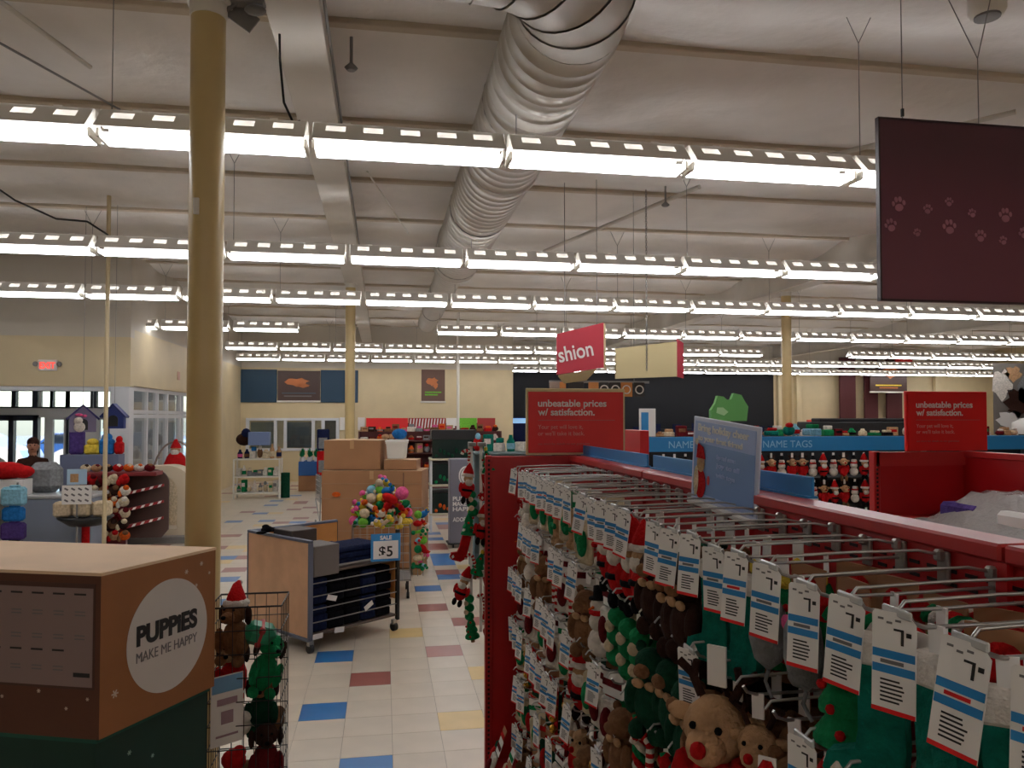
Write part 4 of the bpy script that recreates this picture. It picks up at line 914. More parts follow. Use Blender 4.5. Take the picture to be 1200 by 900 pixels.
LN = ['bottom', 'second', 'third', 'fourth', 'fifth', 'top']
for li, (z, rx, ry, cnt) in enumerate(lv):
    for i in range(cnt):
        a_ = 2*PI*i/cnt+li*.4; k = rr.randrange(4); ck = ckeys[n_*5 % 14]; c2 = ckeys[(n_*3+1) % 14]
        q = 1 if i % 3 else .55
        o = obj('soft_toy', soft_toy(k, ck, c2), [P[ck], P[c2]], None, (-.02+rx*q*math.cos(a_), 8.85+ry*q*math.sin(a_), z+rr.uniform(-.01, .01)))
        o.rotation_euler = (rr.uniform(-1, 1), rr.uniform(-1, 1), rr.uniform(0, 6)); o.scale = (1.02,)*3
        tag(o, '%s %s with %s bits, %s round the %s layer of bright heap' % (cname[ck], shape[k], cname[c2], ORD[i+1], LN[li]), 'toy', 'bright toys heaped in the wire bin'); n_ += 1
a = MB(); a.ball((0, 0, 0), .075, 14, 10); tag(obj('soft_toy', a, P['pink'], None, (.20, 8.62, 1.16)), 'large pink ball on the right of the bright toy heap', 'toy', 'bright toys heaped in the wire bin')
a = MB(); a.ball((0, 0, 0), (.10, .07, .05), 12, 8, Euler((0, .5, .3))); tag(obj('soft_toy', a, P['red'], None, (.07, 8.56, 1.11)), 'large red flattened toy at the front of the bright heap', 'toy', 'bright toys heaped in the wire bin')
for c_ in range(2):
    for k in range(7):
        ck = ckeys[(k*3+c_*5) % 14]; c2 = ckeys[(k*5+2) % 14]
        o = obj('soft_toy', soft_toy((k+c_) % 4, ck, c2), [P[ck], P[c2]], None, (.375+.06*c_, 8.55+c_*.02, .93-k*.095)); o.rotation_euler = (rr.uniform(-1, 1), rr.uniform(-1, 1), 0); o.scale = (.8,)*3
        tag(o, '%s %s strung on right side of bin, %s from top, %s string' % (cname[ck], shape[(k+c_) % 4], ORD[k+1], ('inner', 'outer')[c_]), 'toy', 'bright toys strung on the bin side')
    a = MB(); a.bar((.375+.06*c_, 8.57+c_*.02, .25), (.375+.06*c_, 8.57+c_*.02, 1.0), .004); a.bar((.30, 8.59, 1.0), (.375+.06*c_, 8.57+c_*.02, 1.0), .004)
    tag(obj('toy_string', a, greym), 'thin wire string of toys on the bin side, %s one' % ('inner', 'outer')[c_], 'wire')

# ================================================================== CARTONS ON THE PALLET
def carton(name, label, loc, rz, w_, d, h_, m=None, tape=True, group=None, open_top=False):
    m = m or card; t = thing(name, label, 'box', loc, rz, group)
    a = MB(); a.box(w_/2, d/2, h_/2, w_, d, h_, bev=.004); obj('carton_body', a, m, t)
    a = MB(); a.box(w_/4-.002, d/2, h_+.002, w_/2-.008, d+.01, .005, rot=Euler((0, -.01, 0))); obj('top_flap', a, cardl, t)
    a = MB(); a.box(w_*.75+.002, d/2, h_+.002, w_/2-.008, d+.01, .005, rot=Euler((0, .01, 0))); obj('top_flap', a, cardl, t)
    if tape: a = MB(); a.box(w_/2, d/2, h_+.006, .05, d+.012, .001); a.box(w_/2, -.006, h_-.05, .05, .001, .11); obj('tape', a, flat('tape_tan', 188, 150, 110, rough=.25), t)
    return t
rz = math.atan2(-.2, 1.03)
t = carton('bulk_carton', 'huge tall brown carton on the floor, under the other cartons', (-.78, 10.08, .10), rz, 1.28, .62, 1.22, card, True)
a = MB()
for k in range(3): a.box(.64, .31, -.012 if k < 0 else -.014, 1.2, .58, .02)
for x in (.06, .64, 1.22): a.box(x, .31, -.06, .1, .6, .075)
obj('pallet', a, flat('pallet_wood', 150, 120, 84, rough=.8), t)
a = MB(); a.plate([(.055*math.cos(k*PI/8), .032*math.sin(k*PI/8)) for k in range(16)], .002, Matrix.Translation((.19, -.006, .92)) @ Matrix.Rotation(PI/2, 4, 'X')); obj('orange_sticker', a, P['orange'], t)
for z in (.45, .86, 1.05): a = MB(); a.b2(-.004, -.006, z, 1.284, -.002, z+.012); obj('carton_band', a, flat('band_tan', 158, 118, 84), t)
a = MB(); a.b2(1.04, -.007, 0, 1.055, -.001, 1.2); obj('carton_seam', a, flat('seam_brown', 110, 74, 50), t)
carton('brown_carton', 'plain brown carton on the huge carton, left of the white tub', (-.755, 10.10, 1.335), rz, .72, .50, .37)
carton('brown_carton', 'low flat brown carton on the huge carton, under the white tub', (0.0, 9.98, 1.335), rz, .42, .36, .12, card, False)
t = thing('plastic_tub', 'white square plastic tub on the low flat carton', 'tub', (.17, 10.13, 1.47), rz)
a = MB(); a.lathe([(.15, 0), (.17, .19), (.18, .19), (.18, .215), (.165, .215)], n=4, smooth=False); a2 = MB().merge(a, Matrix.Rotation(PI/4, 4, 'Z')); obj('tub_body', a2, white, t)
a = MB(); a.lathe([(.185, .215), (.185, .235), (.165, .24)], n=4, smooth=False); a2 = MB().merge(a, Matrix.Rotation(PI/4, 4, 'Z')); obj('tub_lid', a2, paper, t)
a = MB(); a.ball((0, 0, .07), (.10, .10, .07), 12, 8); tag(obj('round_cushion', a, P['blue'], None, (.20, 10.13, 1.713)), 'bright blue rounded bundle on top of the white tub', 'bundle')
a = MB()
for k in range(5): a.ball((R.uniform(-.08, .08), R.uniform(-.05, .05), .04), (.05, .03, .035), 8, 6)
tag(obj('paper_bundle', a, P['tan'], None, (.03, 10.15, 1.71)), 'crumpled tan bundle beside the blue one on the tub', 'bundle')

# ================================================================== MIDGROUND BEHIND THE CARTONS
# aquarium tower
t = thing('aquarium_rack', 'black rack with three dark aquariums and pale shelf edges behind the cartons', 'rack', (.80, 13.4, 0))
edge = flat('shelf_edge_cream', 200, 190, 166, rough=.5); tank = flat('aquarium_dark_green', 30, 42, 38, rough=.12)
for x in (0, .78):
    for y in (0, .42): a = MB(); a.b2(x, y, 0, x+.03, y+.03, 1.28); obj('rack_post', a, framew if x == 0 else blackm, t)
for z, nm in ((.30, 'a'), (.80, 'b'), (1.25, 'c')):
    a = MB(); a.b2(-.01, -.02, z, .83, .47, z+.035, bev=.004); obj('shelf', a, edge, t)
    h_ = .43 if z < 1 else .40
    a = MB(); a.b2(.03, .02, z+.037, .78, .44, z+.037+h_-.06, bev=.004); tk = obj('aquarium', a, tank, t)
    a = MB(); a.b2(.02, .01, z+h_-.04, .80, .45, z+h_+(.13 if z > 1 else .0), bev=.01); obj('aquarium_lid', a, blackm, tk)
    a = MB()
    for k in range(9): a.ball((.1+.07*k, .018, z+.08+.03*(k*7 % 4)), (.03, .006, .03+.01*(k % 3)), 6, 4)
    obj('aquarium_decor', a, [P['dgreen'], P['orange'], P['green']][0 if z > 1 else 1 if z < .5 else 2], tk)
# wheeled standee
t = thing('floor_standee', 'grey wheeled standee with white round emblem and white lettering', 'sign', (1.0, 11.95, 0), .03)
a = MB(); a.b2(0, -.12, .06, .43, .12, 1.36, bev=.012); obj('panel', a, flat('standee_grey', 122, 120, 132, rough=.5), t)
a = MB(); a.plate([(.115*math.cos(k*PI/12), .15*math.sin(k*PI/12)) for k in range(24)], .01, Matrix.Translation((.25, -.125, 1.10)) @ Matrix.Rotation(PI/2, 4, 'X')); em = obj('emblem', a, paper, t)
a = MB(); a.tube([(.25+.09*math.cos(k*PI/10), -.133, 1.10+.12*math.sin(k*PI/10)) for k in range(21)], .006, 5, cap=False); a.bar((.18, -.133, 1.10), (.32, -.133, 1.10), .006); obj('emblem_ring', a, greym, em)
for s_, z, w_ in (('PUPPIES', .72, .34), ('MAKE ME', .64, .34), ('HAPPY', .56, .34), ('ADOPT', .40, .25)):
    l = inst('lettering', text_mesh(s_, .09, paper, 'LEFT', .002, width=w_), t, (.045, -.124, z)); l.rotation_euler = FRONT
for x in (.05, .38):
    for y in (-.13, .13): a = MB(); a.tube([(x-.012, y, .03), (x+.012, y, .03)], .03, 10); obj('caster', a, blackm, t)
a = MB(); a.b2(-.03, -.16, .05, .46, .16, .075, bev=.006); obj('base_tray', a, blackm, t)
# crumpled pale bag on the floor left of the aquariums
a = MB(); a.ball((0, 0, .11), (.12, .12, .11), 10, 7); a.ball((.03, 0, .24), (.06, .07, .09), 8, 6); tag(obj('plastic_bag', a, P['sky'], None, (.62, 13.2, 0)), 'pale blue bag on the floor left of the aquarium rack', 'bag')

def heap(x0, x1, y0, y1, z, n, names, seed, group, where, hmax=.18, cs=('white', 'red', 'green', 'tan', 'blue', 'black', 'yellow', 'brown'), big=1.0):
    rr = random.Random(seed); w_ = (x1-x0)/n
    for i in range(n):
        k = rr.randrange(4); c1, c2 = rr.choice(cs), rr.choice(cs); x = x0+w_*(i+.5); y = rr.uniform(y0, y1); h_ = hmax*rr.uniform(.45, 1)
        a = MB()
        if k == 0: a.box(0, 0, h_/2, w_*.85, .14*big, h_, bev=.008); a.mi = 1; a.box(0, -.071*big, h_*.6, w_*.6, .004, h_*.3)
        elif k == 1: a.lathe([(w_*.35, 0), (w_*.38, h_*.6), (w_*.2, h_*.8), (w_*.16, h_)], n=10); a.mi = 1; a.lathe([(w_*.39, h_*.15), (w_*.40, h_*.2), (w_*.40, h_*.45), (w_*.39, h_*.5)], n=10)
        elif k == 2: a.ball((0, 0, h_*.42), (w_*.42, .07*big, h_*.42), 9, 6); a.mi = 1; a.ball((0, -.02*big, h_*.85), (w_*.28, .05*big, h_*.22), 8, 5)
        else: a.box(0, 0, h_*.3, w_*.9, .16*big, h_*.6, bev=.01); a.mi = 1; a.box(.01, 0, h_*.8, w_*.6, .12*big, h_*.36, bev=.01)
        o = obj(names[k], a, [P[c1], P[c2]], None, (x, y, z)); o.rotation_euler = (0, 0, rr.uniform(-.4, .4))
        tag(o, '%s and %s %s, %s from left %s' % (c1.replace('dbrown', 'dark brown').replace('dgreen', 'dark green'), c2.replace('dbrown', 'dark brown').replace('dgreen', 'dark green'), names[k].replace('_', ' '), ORD[min(i+1, 40)], where), names[k].split('_')[-1], group)
def shelfunit(name, label, x0, x1, y0, y1, ztop, shelves, m, header=None, ends=True):
    t = thing(name, label, 'shelving', (x0, y0, 0)); w_, d = x1-x0, y1-y0
    a = MB(); a.b2(0, d-.03, 0, w_, d, ztop); obj('back_panel', a, m, t)
    a = MB(); a.b2(0, 0, 0, w_, d-.03, .14, bev=.005); obj('base_deck', a, m, t)
    for z in shelves: a = MB(); a.b2(.02, .02, z-.025, w_-.02, d-.03, z, bev=.003); obj('shelf', a, m, t)
    if ends:
        for x in (-.0, w_-.02): a = MB(); a.b2(x, 0, .14, x+.02, d, ztop+.01); obj('end_panel', a, m, t)
    if header: a = MB(); a.b2(-.01, -.02, header[0], w_+.01, .02, header[1], bev=.003); obj('header_strip', a, header[2], t)
    return t
blk2 = flat('fixture_black', 26, 26, 28, rough=.6)
# tables left of the red end panel, far
shelfunit('low_gondola', 'low pale gondola heaped with teal and white packs beyond the red end panel', 1.15, 2.2, 10.0, 10.5, 1.50, [.5, .9, 1.54], flat('gondola_teal_grey', 120, 140, 142, rough=.6))
heap(1.17, 2.18, 10.12, 10.32, 1.545, 7, ['teal_carton', 'white_bottle', 'teal_pouch', 'paper_box'], 5, 'packs on the pale gondola', 'on the pale low gondola', .24, ('sky', 'white', 'sky', 'teal', 'white', 'red'))
# header run along X at Y=8 with NAME TAGS band
shelfunit('tag_gondola', 'dark gondola with a long blue NAME TAGS header beyond the red one', 2.84, 7.9, 8.0, 8.5, 1.78, [.65, 1.02, 1.32], blk2, (1.625, 1.785, bluei))
for x in (3.05, 4.15, 5.95, 7.6):
    l = inst('lettering', text_mesh('NAME TAGS', .11, flat('ink_pale_blue', 150, 200, 230), 'LEFT', 0), None, (x, 7.974, 1.665)); l.rotation_euler = FRONT; l.name = 'header_lettering'; tag(l, 'pale NAME TAGS lettering, %s along the blue header band' % {3.05: 'first', 4.15: 'second', 5.95: 'third', 7.6: 'fourth'}[x], 'lettering', 'header words')
a = MB(); a.b2(2.73, 7.96, 0, 2.83, 8.5, 1.86, bev=.006); tag(obj('end_post', a, redm), 'red end post of the blue-headed gondola', 'post')
rr = random.Random(4); kinds = ['plush_santa', 'plush_snowman', 'plush_reindeer', 'plush_santa', 'plush_snowman', 'plush_bear']
for row, (z, nm) in enumerate(((1.60, 'upper'), (1.30, 'middle'), (.98, 'lower'))):
    for k in range(22):
        x = 2.98+k*.125+.01*row
        if x > 5.75: break
        kd = rr.choice(kinds[:5]) if x > 3.7 else rr.choice(['plush_snowman', 'plush_bear', 'toy_pack', 'plush_bear'])
        toy(kd, (x, 7.93, z), (0, 0, PI/2+rr.uniform(-.3, .3)), '%s, %s from left, %s row under blue header' % (KIND[kd][1], ORD[k+1], nm), 'toys under the blue header band', False, 1.05)
shelfunit('red_long_gondola', 'long red gondola far behind the blue header, topped with mixed goods', 4.2, 11.5, 12.0, 12.5, 1.66, [.6, 1.1], redm, (1.55, 1.68, redm))
heap(4.25, 11.4, 12.15, 12.35, 1.672, 38, ['red_carton', 'plastic_bottle', 'toy_pouch', 'paper_box'], 8, 'goods on the far red gondola', 'on the far red gondola', .20, ('red', 'white', 'green', 'tan', 'maroon', 'black', 'white', 'cream', 'brown'))
a = MB(); a.b2(0, 0, 0, 3.1, .6, 1.90, bev=.02); a.b2(.3, .1, 1.9, 2.6, .5, 1.98, bev=.02); tag(obj('black_cabinet', a, blk2, None, (9.5, 16.0, 0)), 'long black cabinet right of the slim column, below the maroon banners', 'cabinet')
a = MB(); a.lathe([(.30, 0), (.36, .18), (.34, .36), (.14, .46), (.05, .48)], n=16); tag(obj('white_bag', a, paper, None, (14.75, 16.9, 0)), 'white rounded bag at the right edge', 'bag')
bpy.data.objects['white_bag'].location = (14.75, 15.6, 1.52)
a = MB(); a.b2(14.2, 15.2, 0, 16.5, 16.0, 1.50, bev=.01); tag(obj('display_table', a, blk2), 'dark stand under the white bag at the right edge', 'stand')
# white and blue standing sign behind the gondola
t = thing('standing_sign', 'slim white and blue standing sign right of the red prices sign', 'sign', (4.0, 11.7, 1.62), 0)
a = MB(); a.b2(0, 0, 0, .27, .02, .52, bev=.003); obj('board', a, paper, t); a = MB(); a.b2(.03, -.003, .05, .15, 0, .46); obj('blue_panel', a, bluei, t); a = MB(); a.b2(.1, .02, -1.62, .14, .05, .3); a.b2(-.05, -.1, -1.62, .3, .15, -1.60); obj('stand', a, greym, t)
# green cat-head sign
t = thing('cat_head_sign', 'green cat-head shaped sign rising behind the pale blue framed sign', 'sign', (3.57, 8.05, 1.96), 0)
a = MB(); a.plate([(0, 0), (.42, 0), (.44, .16), (.40, .22), (.36, .29), (.27, .31), (.24, .24), (.19, .235), (.15, .27), (.08, .28), (.055, .2), (0, .12)], .06, Matrix.Rotation(PI/2, 4, 'X')); obj('head_board', a, flat('cat_green', 98, 168, 92, rough=.6), t)
a = MB(); a.plate([(.06, .09), (.15, .06), (.2, .1), (.14, .15), (.07, .15)], .004, Matrix.Translation((0, -.033, 0)) @ Matrix.Rotation(PI/2, 4, 'X')); obj('face_patch', a, flat('cat_green_pale', 170, 214, 160), t)
a = MB(); a.b2(.19, -.02, -.18, .23, .02, 0); obj('post', a, greym, t)
heap(4.15, 5.0, 8.15, 8.35, 1.79, 5, ['teal_bowl', 'red_bottle', 'toy_pouch', 'paper_box'], 21, 'goods on top of the blue-headed gondola', 'on the blue-headed gondola', .16, ('sky', 'red', 'green', 'red', 'teal'))

# ================================================================== FAR LEFT OF CENTRE
t = thing('wire_rack', 'white pipe frame rack with shelves of pale green packs by the back', 'rack', (-3.62, 19.7, 0))
a = MB()
for x in (0, 1.08):
    for y in (0, .45): a.tube([(x, y, 0), (x, y, .98)], .022, 8)
obj('rack_posts', a, white, t)
for z in (.12, .52, .95): a = MB(); a.b2(0, 0, z, 1.08, .45, z+.03, bev=.004); obj('shelf', a, white, t)
for z, nm in ((.155, 'lower'), (.555, 'upper')):
    heap(-3.6, -2.58, 19.85, 19.95, z, 8, ['seed_pack', 'seed_bottle', 'seed_pouch', 'seed_box'], int(z*100), 'packs on the white rack', 'on %s shelf of white pipe rack' % nm, .30, ('green', 'white', 'white', 'cream', 'grey'))
heap(-3.6, -2.5, 19.8, 20.0, .985, 7, ['gift_box', 'plush_bundle', 'toy_pouch', 'paper_box'], 33, 'goods on top of the white rack', 'atop the white pipe rack', .36, ('tan', 'pink', 'blue', 'white', 'brown', 'navy', 'cream'))
a = MB(); a.b2(0, 0, .95, .5, .3, 1.28, bev=.01); o = obj('lilac_box', a, flat('box_lilac_blue', 112, 130, 170), None, (-3.35, 19.78, .36)); o.location = (-3.3, 19.75, .36); tag(o, 'lilac blue box standing on top of the white pipe rack', 'box')
a = MB(); a.ball((0, 0, 0), (.2, .15, .16), 10, 7); a.mi = 1; a.ball((.05, -.05, .14), (.12, .1, .14), 9, 6); tag(obj('plush_bundle', a, [P['dbrown'], P['navy']], None, (-3.45, 20.1, 1.45)), 'dark plush bundle on the heap above the white rack', 'bundle')
a = MB(); a.tube([(0, 0, 0), (0, 0, .62)], .11, 14); tag(obj('waste_bin', a, P['dgreen'], None, (-2.42, 19.9, 0)), 'slim dark green bin right of the white pipe rack', 'bin')
a = MB(); a.b2(0, 0, .42, 1.15, .8, .80, bev=.01); a.mi = 1; a.b2(.0, .03, 0, 1.12, .77, .42); tag(obj('blue_fronted_table', a, [flat('panel_blue', 34, 88, 152), card], None, (-2.28, 21.5, 0)), 'blue fronted pallet table with green plants on top', 'table')
for k in range(12):
    a = MB(); rr = random.Random(k)
    for q in range(14):
        an, el_ = rr.uniform(0, 6.28), rr.uniform(.3, 1.3); d = Vector((math.cos(an)*math.cos(el_), math.sin(an)*math.cos(el_), math.sin(el_)))
        s_ = Vector((-d.y, d.x, 0)).normalized()*.03; a.add([(0, 0, .1), tuple(Vector((d.x*.06, d.y*.06, d.z*.14))+s_+Vector((0, 0, .1))), tuple(Vector((d.x*.09, d.y*.09, d.z*.28))+Vector((0, 0, .1))), tuple(Vector((d.x*.06, d.y*.06, d.z*.14))-s_+Vector((0, 0, .1)))], [(0, 1, 2, 3)])
    t = thing('potted_plant', 'small green potted plant, %s from the left %s on the blue fronted table' % (ORD[k % 6+1], ('at the front', 'at the back')[k//6]), 'plant', (-2.2+.19*(k % 6), 21.65+.3*(k//6), .80), 0, 'plants on the blue fronted table')
    obj('leaves', a, P['green'], t); a = MB(); a.lathe([(.05, 0), (.07, .11)], n=10); obj('pot', a, paper, t)
# shopping cart with red goods
def shopping_cart(x, y, rz, label):
    t = thing('shopping_cart', label, 'shopping cart', (x, y, 0), rz)
    obj('basket', wiregrid(-.22, .22, -.35, .35, .5, .95, 6, 5, .004), chrome, t)
    a = MB(); a.tube([(-.24, -.4, 1.0), (.24, -.4, 1.0)], .016, 8); obj('handle', a, P['red'], t)
    a = MB()
    for s in (-1, 1): a.tube([(s*.22, -.38, 1.0), (s*.22, -.35, .5), (s*.22, -.3, .12), (s*.22, .35, .12)], .012, 6); a.tube([(s*.22, .35, .5), (s*.22, -.3, .15)], .012, 6)
    obj('frame', a, chrome, t)
    for s in (-1, 1):
        for yy in (-.3, .33): a = MB(); a.tube([(s*.22-.012, yy, .055), (s*.22+.012, yy, .055)], .055, 12); obj('wheel', a, blackm, t)
    a = MB(); a.b2(-.2, -.33, .505, .2, .33, .51); obj('basket_floor', a, chrome, t)
shopping_cart(-.95, 14.3, .2, 'chrome shopping cart with red goods left of the big cartons')
heap(-1.12, -.78, 14.2, 14.4, .52, 3, ['red_carton', 'red_bottle', 'red_pouch', 'red_box'], 3, 'goods in the shopping cart', 'in the shopping cart by the cartons', .38, ('red', 'maroon', 'white'))
# crowded shelves along the back wall, seen over the cartons
t = shelfunit('back_gondola', 'dark gondola of crowded red and brown goods before the back wall', -.7, 3.3, 21.6, 22.2, 1.60, [.55, 1.0, 1.35], flat('gondola_maroon', 90, 40, 38))
for z, nm, hh in ((.56, 'lowest', .34), (1.01, 'middle', .28), (1.36, 'upper', .2), (1.605, 'top', .22)):
    heap(-.65, 3.25, 21.75, 21.85, z, 18, ['red_carton', 'gift_bottle', 'toy_pouch', 'paper_box'], int(z*77), 'goods on the back gondola', 'on %s shelf of back gondola' % nm, hh, ('red', 'brown', 'maroon', 'white', 'tan', 'orange', 'dbrown', 'pink', 'grey'))
for k in range(5):
    a = MB(); h_ = [.5, .42, .6, .5, .55, .4, .5][k]; a.b2(0, 0, 0, .3, .3, h_, bev=.02); a.mi = 1; a.b2(.04, -.004, .05, .26, 0, h_*.6)
    ck = ['grey', 'white', 'red', 'sky', 'navy', 'tan', 'white'][k]
    tag(obj('stacked_pack', a, [P[ck], P['grey']], None, (-1.55+.06*(k % 3), 17.2+.02*k, 0) if k < 0 else (-1.72+(k % 2)*.32, 20.6, [0, 0, .52, .44, 1.14, .96, 1.7][k])), '%s pack in the pile left of the cartons, %s from the floor' % (ck.replace('sky', 'pale blue'), ORD[k//2+1]), 'pack', 'packs piled left of the cartons')

# ================================================================== CARDBOARD PUPPIES DISPLAY (front left)
P0, P1 = Vector((-1.058, 3.156)), Vector((-.755, 3.698)); fd = Vector((-.945, .327)); LF = 1.12
P3, P2 = P0+fd*LF, P1+fd*LF
ZT, ZM = 1.40, .78
t = thing('cardboard_display', 'brown cardboard bulk display bin reading PUPPIES MAKE ME HAPPY over a dark green base', 'display bin', (P0.x, P0.y, 0))
L0 = lambda v: (v.x-P0.x, v.y-P0.y)
q0, q1, q2, q3 = L0(P0), L0(P1), L0(P2), L0(P3)
cen = ((q0[0]+q2[0])/2, (q0[1]+q2[1])/2)
def grow(q, k): d = Vector((q[0]-cen[0], q[1]-cen[1])); d = d*(1+k/d.length); return (cen[0]+d.x, cen[1]+d.y)
kraft = flat('display_kraft', 150, 96, 54, rough=.75, var=.05, vs=4, bump=.06, bs=80)
kraft_shaded = flat('display_kraft_shaded', 92, 54, 38, rough=.7, var=.04, vs=4)  # darker kraft for the front panel, its shade put into the colour
kdark = flat('display_dark_green', 6, 52, 42, rough=.6, var=.05, vs=4)
# panels of the top bin, each a thickness of board
def panel(a_, b_, z0, z1, m, nm, th=.008):
    a_, b_ = Vector(a_), Vector(b_); d = (b_-a_).normalized(); n = Vector((-d.y, d.x))*th
    if (Vector(cen)-a_).dot(n) < 0: n = -n
    pts = [tuple(a_), tuple(b_), tuple(b_+n), tuple(a_+n)]
    ar = sum(pts[i][0]*pts[(i+1) % 4][1]-pts[(i+1) % 4][0]*pts[i][1] for i in range(4))
    if ar < 0: pts = pts[::-1]
    a = MB(); a.prism(pts, z0, z1); return obj(nm, a, m, t)
panel(q0, q1, ZM, ZT, kraft, 'side_panel'); panel(q3, q0, ZM, ZT, kraft_shaded, 'front_panel'); panel(q1, q2, ZM, ZT, kraft, 'rear_panel'); panel(q2, q3, ZM, ZT, kraft, 'side_panel')
ck = flat('display_top_board', 226, 194, 160, rough=.7, var=.05, vs=3)
ccw = lambda l_: l_ if sum(l_[i][0]*l_[(i+1) % len(l_)][1]-l_[(i+1) % len(l_)][0]*l_[i][1] for i in range(len(l_))) > 0 else l_[::-1]
a = MB(); a.prism(ccw([grow(q, .003) for q in (q0, q1, q2, q3)]), ZT-.004, ZT+.008); obj('top_board', a, ck, t)
bq = [grow(q, -.03) for q in (q0, q1, q2, q3)]
a = MB(); a.prism(ccw(bq), 0, ZM); obj('base_box', a, kdark, t)
a = MB(); a.prism(ccw([grow(q, -.02) for q in (q0, q1, q2, q3)]), ZM-.02, ZM+.01); obj('base_lip', a, flat('green_lip', 14, 80, 64, rough=.6), t)
# right side print
sd = (Vector(q1)-Vector(q0)); SL = sd.length; sd.normalize(); so = Vector((sd.y, -sd.x))
def sidemx(u, z, off=.0015, base=(0, 0)):      # local x along the side, local y up, normal outward
    o = Vector(base)+sd*u+so*off
    return Matrix(((sd.x, 0, so.x, o.x), (sd.y, 0, so.y, o.y), (0, 1, 0, z), (0, 0, 0, 1)))
a = MB(); a.plate([(.222*math.cos(k*PI/32), .232*math.sin(k*PI/32)) for k in range(64)], .002, sidemx(.345, 1.085)); dc = obj('round_print', a, flat('print_white', 206, 198, 190, rough=.6), t)
for s_, z, sz, w_, b_, m in [('PUPPiES', 1.085, .105, .335, .005, inkm), ('MAKE ME HAPPY', 1.015, .058, .335, 0, greyink)]:
    u = .17
    l = inst('lettering', text_mesh(s_, sz, m, 'LEFT', b_, width=w_), t); l.matrix_local = sidemx(u, z, .0035)
def flake(u, z, s_, mxf, m):
    a = MB()
    for k in range(3):
        an = k*PI/3; c_, n_ = math.cos(an)*s_, math.sin(an)*s_; p_ = (-n_*.18, c_*.18)
        a.plate([(-c_-p_[0], -n_-p_[1]), (c_-p_[0], n_-p_[1]), (c_+p_[0], n_+p_[1]), (-c_+p_[0], -n_+p_[1])], .001, mxf(u, z))
    obj('snowflake_print', a, m, t)
fm = flat('snowflake', 196, 176, 156, rough=.6); fg = flat('snowflake_green', 150, 180, 166, rough=.6)
for (u, z, s_) in [(.53, 1.35, .010), (.44, 1.33, .010), (.50, 1.26, .008), (.07, .93, .016), (.58, 1.30, .007)]: flake(u, z, s_, sidemx, fm)
gmx = lambda u, z: sidemx(u, z, .0015, bq[0])
for (u, z, s_) in [(.16, .66, .010), (.50, .70, .008), (.28, .60, .009), (.40, .56, .014), (.46, .55, .010), (.2, .45, .012), (.36, .40, .01)]: flake(u, z, s_, gmx, fg)
# front print: framed poster grid
fdl = Vector((fd.x, fd.y)).normalized(); fo = Vector((-fdl.y, fdl.x)); fo = -fo if fo.y > 0 else fo
def frmx(u, z, off=.0015):                      # local x runs to the right seen from the front
    o = fdl*u + fo*off
    return Matrix(((-fdl.x, 0, fo.x, o.x), (-fdl.y, 0, fo.y, o.y), (0, 1, 0, z), (0, 0, 0, 1)))
a = MB(); a.plate([(-1.0, -.40), (0, -.40), (0, 0), (-1.0, 0)], .002, frmx(.022, 1.365)); obj('poster_border', a, flat('poster_border_brown', 74, 46, 36), t)
a = MB(); a.plate([(-.96, -.385), (0, -.385), (0, -.012), (-.96, -.012)], .002, frmx(.03, 1.36, .003)); obj('poster', a, flat('poster_mauve', 138, 116, 112, rough=.55), t)
for c_ in range(9):
    for r_, z in enumerate((1.325, 1.26, 1.17, 1.11, 1.05)):
        u = .085+c_*.092
        if c_ == 0 and r_ > 2: continue
        bold = r_ in (0, 3); a = MB(); w_ = .05 if bold else .042
        for k in range(1 if bold else 2): a.plate([(-w_/2, -.004), (w_/2, -.004), (w_/2, .003 if bold else 0), (-w_/2, .003 if bold else 0)], .001, frmx(u, z-.013*k, .0045))
        if bold or True: o = obj('print_line', a, inkm if bold else greyink, t); o['kind'] = 'stuff'
a = MB(); a.plate([(-.035, -.008), (.035, -.008), (.035, .008), (-.035, .008)], .001, frmx(.075, 1.02, .0045)); obj('print_mark', a, inkm, t)
for (u, z, s_) in [(.05, .93, .007), (.14, .89, .007), (.26, .95, .008), (.42, .92, .007), (.6, .9, .008)]: flake(u, z, s_, frmx, fm)

